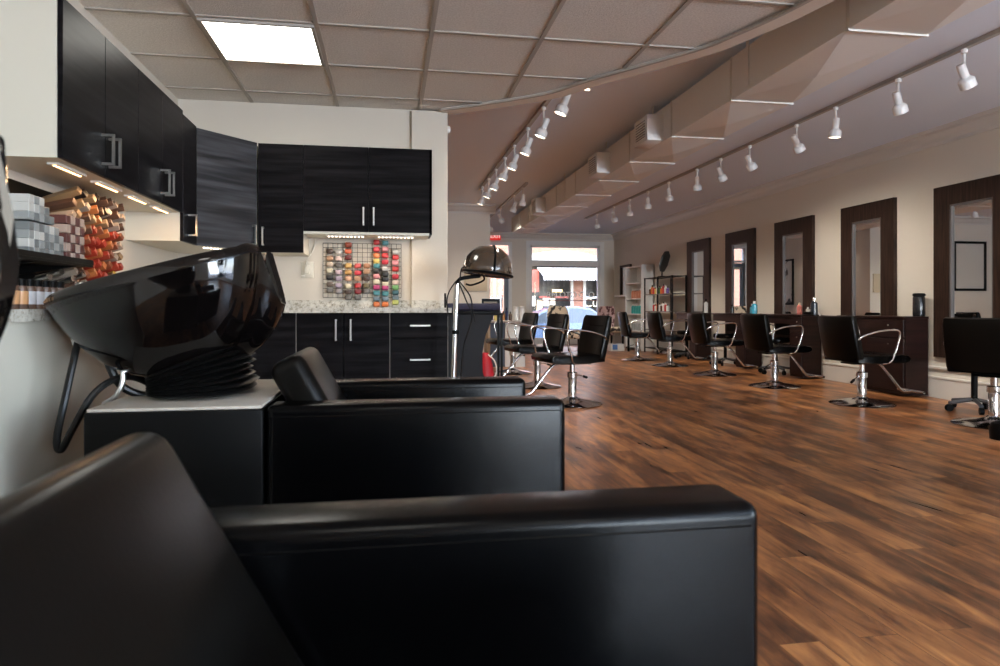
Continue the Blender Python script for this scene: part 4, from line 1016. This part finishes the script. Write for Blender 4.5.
# white tall display unit
t = thing('display_cabinet', 'tall white open display cabinet beyond the black shelf', 'cabinet', (5.5, 14.2, 0))
w = MB(); y0, y1, x0, x1 = 13.75, 14.75, 5.36, XW-.01
w.box(x0, x1, y0, y0+.03, 0, 1.87); w.box(x0, x1, y1-.03, y1, 0, 1.87); w.box(x1-.02, x1, y0, y1, 0, 1.87)
w.build('carcass', M['white'], t, smooth=0)
for z in (.05, .42, .79, 1.13, 1.48, 1.85): B(x0, x1-.02, y0+.03, y1-.03, z-.01, z+.01).build('shelf_board', M['white'], t, smooth=0)
for j, (z, cn, rgb) in enumerate(((1.14, 'coral', (.6, .25, .15)), (.80, 'teal', (.03, .35, .33)), (.43, 'grey', (.35, .37, .36)))):
    for i in range(5):
        y = 13.9+i*.14; tt = thing('product_bottle', '%s bottle, %s from the right in the white display cabinet' % (cn, ordn[i].replace('nearest', 'first')), 'bottle', (5.44, y, z), 'bottles in the white display cabinet')
        MB().lathe([(0, 0), (.04, 0), (.04, .15), (.015, .18), (0, .18)], (5.44, y, z), 12).build('body', colour('bottle '+cn, rgb, .3), tt)
        MB().lathe([(0, .18), (.016, .18), (.016, .22), (0, .22)], (5.44, y, z), 10).build('cap', M['lampwhite'], tt)
# framed mirror with ledge
t = thing('wall_mirror', 'narrow framed mirror with a small ledge near the front window', 'mirror', (XW, 15.45, 1.15))
w = MB(); w.box(XW-.05, XW-.001, 15.12, 15.17, 1.25, 1.97); w.box(XW-.05, XW-.001, 15.78, 15.83, 1.25, 1.97); w.box(XW-.05, XW-.001, 15.17, 15.78, 1.92, 1.97)
w.build('frame', M['mirror_wood'], t, smooth=0); B(XW-.02, XW-.001, 15.17, 15.78, 1.25, 1.92).build('glass', M['mirror'], t, smooth=0)
B(XW-.16, XW-.001, 15.02, 15.92, 1.20, 1.235, bevel=.005).build('ledge', M['white'], t)
t = thing('poster', 'white framed print with a dark picture beside the narrow mirror', 'poster', (XW, 14.92, .9))
B(XW-.03, XW-.001, 14.80, 15.02, .85, 1.78).build('backing', M['white'], t, smooth=0); B(XW-.034, XW-.03, 14.84, 14.98, 1.35, 1.70).build('print', colour('poster dark', (.10, .11, .14)), t, smooth=0)
# cow print armchair + bench by the window
def armchair(loc, rz, fab, label, leg='leg'):
    t = thing('accent_chair', label, 'armchair', loc, rz=rz); k = dict(local=True)
    B(-.28, .28, -.28, .26, .28, .44, bevel=.05, seg=4).build('seat', fab, t, smooth=60, **k)
    rings = []
    for z, f in ((.40, .90), (.55, 1.0), (.75, 1.0), (.90, .9), (.97, .7)):
        rings.append([Vector((.27*f*math.cos(q), .22+.06*math.sin(q)+(z-.4)*.15, z)) for q in [2*PI*j/20 for j in range(20)]])
    MB().loft(rings).build('backrest', fab, t, smooth=60, **k)
    for x in (-.22, .22):
        for y in (-.22, .20): MB().cyl((x, y, 0), (x, y, .29), .018, .026, 10).build('leg', M['black'], t, **k)
    return t
pc = atZ(562, 352, 0)
armchair((pc.x+.05, pc.y, 0), .25, M['cowprint'], 'cow print accent chair in front of the shop window')
pc = atZ(616, 350, 0)
armchair((4.9, 15.3, 0), -1.0, M['floral'], 'pink floral accent chair in the front right corner')
t = thing('bench', 'cow print bench with black legs in the front right corner', 'bench', (4.72, 13.9, 0))
B(4.40, 5.12, 13.65, 14.1, .40, .52, bevel=.04, seg=3).build('seat', M['cowprint'], t, smooth=60)
for x in (4.46, 5.05):
    for y in (13.7, 14.05): B(x-.018, x+.018, y-.018, y+.018, 0, .41).build('leg', M['black'], t)
t = thing('storage_box', 'white storage box with blue front under the cow print bench', 'box', (4.85, 13.9, 0))
B(4.70, 5.0, 13.8, 14.05, 0, .15, bevel=.005).build('body', M['white'], t); B(4.73, 4.84, 13.793, 13.8, .15-.12, .14).build('label_panel', colour('box blue', (.10, .22, .50)), t)
# exit sign
p = atY(495.5, 236.5, YF-.05)
t = thing('exit_sign', 'small lit red EXIT sign above the front door', 'sign', (p.x, YF-.05, p.z-.09))
B(p.x-.13, p.x+.13, YF-.06, YF-.001, p.z-.085, p.z+.085, bevel=.006).build('housing', M['exit'], t)
text_mesh('lettering', 'EXIT', .13, M['exit_letter'], (p.x, YF-.063, p.z), (PI/2, 0, 0), t)
# emergency / sprinkler items: small round fitting on the kitchen wall edge
MBs = MB().lathe([(0, 0), (.03, 0), (.03, .02), (.018, .03), (0, .03)], (0, 0, 0), 18, mtx=Matrix.Translation((.43, 5.16, 2.32)) @ Matrix.Rotation(PI/2, 4, 'Y'))
tag(MBs.build('wall_sensor', M['lampwhite']), 'small white round sensor at the top of the wall end by the curved soffit', 'sensor')

# pictures on the left side (seen in the mirrors)
def picture(x, y0, y1, z0, z1, m, label, face=1):
    t = thing('picture_frame', label, 'picture', (x, (y0+y1)/2, z0))
    f = .045; w = MB(); a, b_ = (x, x+.03*face) if face > 0 else (x-.03, x)
    w.box(a, b_, y0, y0+f, z0, z1); w.box(a, b_, y1-f, y1, z0, z1); w.box(a, b_, y0+f, y1-f, z1-f, z1); w.box(a, b_, y0+f, y1-f, z0, z0+f)
    w.build('frame', M['black'], t, smooth=0)
    B(x+.004 if face > 0 else x-.012, x+.012 if face > 0 else x-.004, y0+f, y1-f, z0+f, z1-f).build('print', m, t, smooth=0)
XV = 2*XW-XA
def via_mirror(px, py, Xp):   # point on plane X=Xp seen through the wall mirrors (specular path)
    r = ray(px, py); s = (2*(XW-.02)-Xp)/r.x; return Vector((Xp, r.y*s, EYE+r.z*s))
t = thing('picture_frame', 'large black-framed plain print on the return wall, reflected in the mirror at the right edge', 'picture', (-.48, YA, 1.28))
w = MB(); x0, x1, z0, z1 = -.87, -.10, 1.28, 2.30
w.box(x0, x0+.05, YA-.03, YA-.001, z0, z1); w.box(x1-.05, x1, YA-.03, YA-.001, z0, z1); w.box(x0+.05, x1-.05, YA-.03, YA-.001, z0, z0+.05); w.box(x0+.05, x1-.05, YA-.03, YA-.001, z1-.05, z1)
w.build('frame', M['black'], t, smooth=0); B(x0+.05, x1-.05, YA-.012, YA-.004, z0+.05, z1-.05).build('print', M['paper'], t, smooth=0)
a_ = via_mirror(783, 263, XA); b_ = via_mirror(794, 303, XA)
picture(XA, min(a_.y, b_.y), max(a_.y, b_.y)+.25, 1.0, 2.1, M['artgrey'], 'black-framed black and white print reflected in the third mirror')

# ---------------------------------------------------------------- outside
SG = -.45   # street level
struct(B(-40, 50, YF+.15, 60, SG-.3, SG).build('street', M['asphalt'], smooth=0))
struct(B(-40, 50, YF+.15, YF+2.6, SG, -.02).build('sidewalk', M['pave'], smooth=0))
struct(B(-40, 50, 25.2, 27.5, SG, SG+.13).build('sidewalk', M['pave'], smooth=0))
struct(B(-40, 50, -40, YB-.15, -.3, -.1).build('street', M['concrete'], smooth=0))  # unseen pale ground added to bounce light in at the back window
struct(B(XW+.15, 50, YB-.15, YF+.15, -.3, -.1).build('street', M['concrete'], smooth=0))  # unseen pale ground added to bounce sun up through the side windows
YO = 27.5
def O(px, py, y=YO): return atY(px, py, y)
t = thing('shop_building', 'sunlit red brick shop across the street with a white arch band', 'building', (6, YO+2, SG))
zb = O(560, 268).z; w = MB()
w.box(-20, 35, YO, YO+4, O(560, 262).z, 8.5)
for a, c in ((-20, O(524, 300).x), (O(573, 300).x, O(583, 300).x), (O(606, 300).x, 35)): w.box(a, c, YO, YO+.5, SG, zb)
w.build('brick_wall', M['brick'], t, smooth=0)
B(-20, 35, YO+1.2, YO+1.4, SG, 4).build('shop_interior', M['shopdark'], t, smooth=0)
# white arch band
xc = O(562, 250).x; w = MB(); pts = []
zt_, zb_ = O(562, 251).z, O(562, 262).z
arc = [(xc-1.9+3.8*i/16, zb_+(zt_-zb_)*math.sin(PI*i/16)**.6) for i in range(17)]
w.prism([(xc-2.0, zb_-.1)]+arc+[(xc+2.0, zb_-.1)], YO-.06, YO, 'y'); w.build('arch_band', M['outside_white'], t, smooth=0)
B(O(583, 300).x, O(585.5, 300).x, YO-.05, YO+.1, SG, zb).build('shop_post', M['outside_white'], t, smooth=0)
B(O(571, 300).x, O(573, 300).x, YO-.05, YO+.1, SG, zb).build('shop_post', M['outside_white'], t, smooth=0)
B(O(585, 297).x, O(606, 297).x, YO-.03, YO+.1, O(590, 298.5).z, O(590, 296.5).z).build('window_rail', M['outside_white'], t, smooth=0)
B(O(557, 287).x, O(567, 291).x, YO+.8, YO+.85, O(560, 291.5).z, O(560, 289).z).build('interior_lamp', mat('shop lamp glow', (1, .8, .4), .5, emis=(1, .75, .35), es=3), t, smooth=0)
text_mesh('shop_lettering', 'Cut', .55, M['cream'], (O(593, 303).x, YO+.02, O(593, 303).z), (PI/2, 0, 0), t)
w = MB()
for a, c, z0, z1 in ((530, 538, 270, 292), ): w.box(O(a, 280).x, O(c, 280).x, YO-.2, YO, O(a, z1).z, O(a, z0).z)
w.build('red_sign', M['shopred'], t, smooth=0, label='red sign board')
for a, c, z0, z1, mm_ in ((531, 536, 296, 306, 'outside_white'), (538, 543, 300, 320, 'cream'), (544, 550, 298, 306, 'outside_white'), (551, 556, 296, 305, 'cream'), (540, 570, 296, 298, 'shopred')):
    B(O(a, 300).x, O(c, 300).x, YO+.15, YO+.3, O(a, z1).z, O(a, z0).z).build('shop_display', M[mm_], t, smooth=0)
# awning with scalloped valance
t = thing('awning', 'white scalloped awning over the shop across the street', 'awning', (O(570, 270).x, YO-.6, O(570, 280).z))
x0, x1 = O(537, 270).x, O(610, 270).x; zt_, zb_ = O(570, 268).z, O(570, 276, YO-1.2).z
w = MB(); w.loft([[(x0, YO-.02, zt_), (x0, YO-1.2, zb_), (x0, YO-1.2, zb_-.02), (x0, YO-.02, zt_-.04)], [(x1, YO-.02, zt_), (x1, YO-1.2, zb_), (x1, YO-1.2, zb_-.02), (x1, YO-.02, zt_-.04)]])
w.build('canopy', M['awning'], t, smooth=0)
w = MB(); n = 28; top = [(x0+(x1-x0)*i/n, zb_) for i in range(n+1)]; bot = []
for i in range(n):
    for j in range(5): bot.append((x0+(x1-x0)*(i+j/5)/n, zb_-.10-.09*math.sin(PI*j/5)))
bot.append((x1, zb_-.10)); w.prism(top[::n]+list(reversed(bot)), YO-1.215, YO-1.2, 'y'); w.build('valance', M['awning'], t, smooth=0)
# parked car
def car():
    cx_, cy_ = O(560, 330, 21).x, 21.0
    t = thing('parked_car', 'pale blue car parked in the street outside the window', 'car', (cx_, cy_, SG))
    zs_ = SG
    def sec(y, inset):
        pr = [(-2.1, .35), (-2.12, .62), (-1.95, .78), (-1.25, .88), (1.55, .92), (2.0, .86), (2.12, .60), (2.1, .35), (1.75, .22), (-1.75, .22)]
        return [(cx_+a*(1-inset*.03), y, zs_+b_) for a, b_ in pr]
    w = MB(); w.loft([sec(cy_-.80, 1), sec(cy_-.72, 0), sec(cy_+.72, 0), sec(cy_+.80, 1)]); w.build('body', M['car'], t, smooth=30)
    pr = [(-1.25, .86), (-.75, 1.22), (-.35, 1.36), (.35, 1.39), (.85, 1.33), (1.45, .93)]
    w = MB(); w.loft([[(cx_+a, cy_-.70+.12*max(0, b_-.9)*2, zs_+b_) for a, b_ in pr], [(cx_+a, cy_+.70-.12*max(0, b_-.9)*2, zs_+b_) for a, b_ in pr]])
    w.build('cabin_glass', M['carglass'], t, smooth=30)
    w = MB(); rp_ = [(-1.28, .86), (-.75, 1.245), (-.35, 1.385), (.35, 1.415), (.85, 1.355), (1.5, .92)]
    rings = []
    for a, b_ in rp_:
        k_ = .70-.12*max(0, b_-.9)*2+.012
        rings.append([(cx_+a, cy_-k_, zs_+b_-.055), (cx_+a, cy_-k_, zs_+b_), (cx_+a, cy_-k_+.08, zs_+b_+.015), (cx_+a, cy_+k_-.08, zs_+b_+.015), (cx_+a, cy_+k_, zs_+b_), (cx_+a, cy_+k_, zs_+b_-.055), (cx_+a, cy_+k_-.06, zs_+b_-.03), (cx_+a, cy_-k_+.06, zs_+b_-.03)])
    w.loft(rings); w.box(cx_+.02, cx_+.10, cy_-.735, cy_-.69, zs_+.88, zs_+1.37)
    w.build('roof', M['car'], t, smooth=30)
    for x in (-1.3, 1.3):
        for y in (-.72, .72):
            wl = MB().cyl((cx_+x, cy_+y-.09, zs_+.31), (cx_+x, cy_+y+.09, zs_+.31), .31, n=28).build('wheel', M['tyre'], t)
            MB().cyl((cx_+x, cy_+y-.10, zs_+.31), (cx_+x, cy_+y-.085, zs_+.31), .19, n=20).build('hub_cap', M['steel'], wl)
car()
# railing outside the door
xr0, xr1 = 1.6, 3.1; t = thing('iron_railing', 'white upright railing outside the glass front door', 'railing', ((xr0+xr1)/2, 18.3, -.02))
for i in range(9): B(xr0+.18*i-.02, xr0+.18*i+.02, 18.28, 18.32, -.02, 2.0).build('baluster', M['outside_white'], t, smooth=0)
B(xr0-.05, xr1, 18.27, 18.33, 1.15, 1.2).build('rail', M['outside_white'], t, smooth=0)
# unseen slab added over the back window to keep the sun out
struct(B(XL-1, XW+.2, YB-2.6, YB-.1, 2.95, 3.05).build('canopy', M['outside_white'], smooth=0))

# ---------------------------------------------------------------- light
wd = bpy.data.worlds.new('sky'); sc.world = wd; wd.use_nodes = True; nt = wd.node_tree
bg = nt.nodes['Background']; sk = nt.nodes.new('ShaderNodeTexSky'); sk.sky_type = 'NISHITA'; sk.sun_disc = False
sk.sun_elevation = math.radians(48); sk.sun_rotation = math.radians(200); sk.air_density = 1.0; sk.dust_density = 1.5; sk.ozone_density = 1.0
nt.links.new(sk.outputs[0], bg.inputs[0]); bg.inputs[1].default_value = 2.0
sl = bpy.data.lights.new('sun', 'SUN'); sl.energy = 3.6; sl.angle = math.radians(.6); sl.color = (1, .93, .82)
so = bpy.data.objects.new('sun', sl); C.objects.link(so)
d = Vector((.35, .75, -.72)).normalized(); so.rotation_euler = d.to_track_quat('-Z', 'Y').to_euler(); so.location = (0, -10, 20)
def portal(x0, x1, z0, z1, y, into):
    l = bpy.data.lights.new('window_portal', 'AREA'); l.shape = 'RECTANGLE'; l.size = x1-x0; l.size_y = z1-z0; l.cycles.is_portal = True
    o_ = bpy.data.objects.new('window_portal', l); C.objects.link(o_); o_.location = ((x0+x1)/2, y, (z0+z1)/2)
    o_.rotation_euler = (PI/2 if into > 0 else -PI/2, 0, 0)
portal(WX0, WX1, WZ0, WZ1, YF+.16, -1); portal(DX0, DX1, 0, DZ1, YF+.16, -1)
def fill_lamp(loc, rot, sx, sy, e):   # added fill lamp just inside an unseen window, tilted up at the ceiling
    l = bpy.data.lights.new('window_fill', 'AREA'); l.shape = 'RECTANGLE'; l.size = sx; l.size_y = sy; l.energy = e; l.color = (.74, .86, 1.0)
    o_ = bpy.data.objects.new('window_fill', l); C.objects.link(o_); o_.location = loc; o_.rotation_euler = rot
fill_lamp(((BX0+BX1)/2, YB+.03, (BZ0+BZ1)/2), (math.radians(138), 0, 0), BX1-BX0-.1, BZ1-BZ0-.1, 700)
for a, c in SW: fill_lamp((XW-.08, (a+c)/2, (SZ0+SZ1)/2), (0, math.radians(146), 0), SZ1-SZ0-.1, c-a-.1, 260)
sc.view_settings.exposure = 0.38
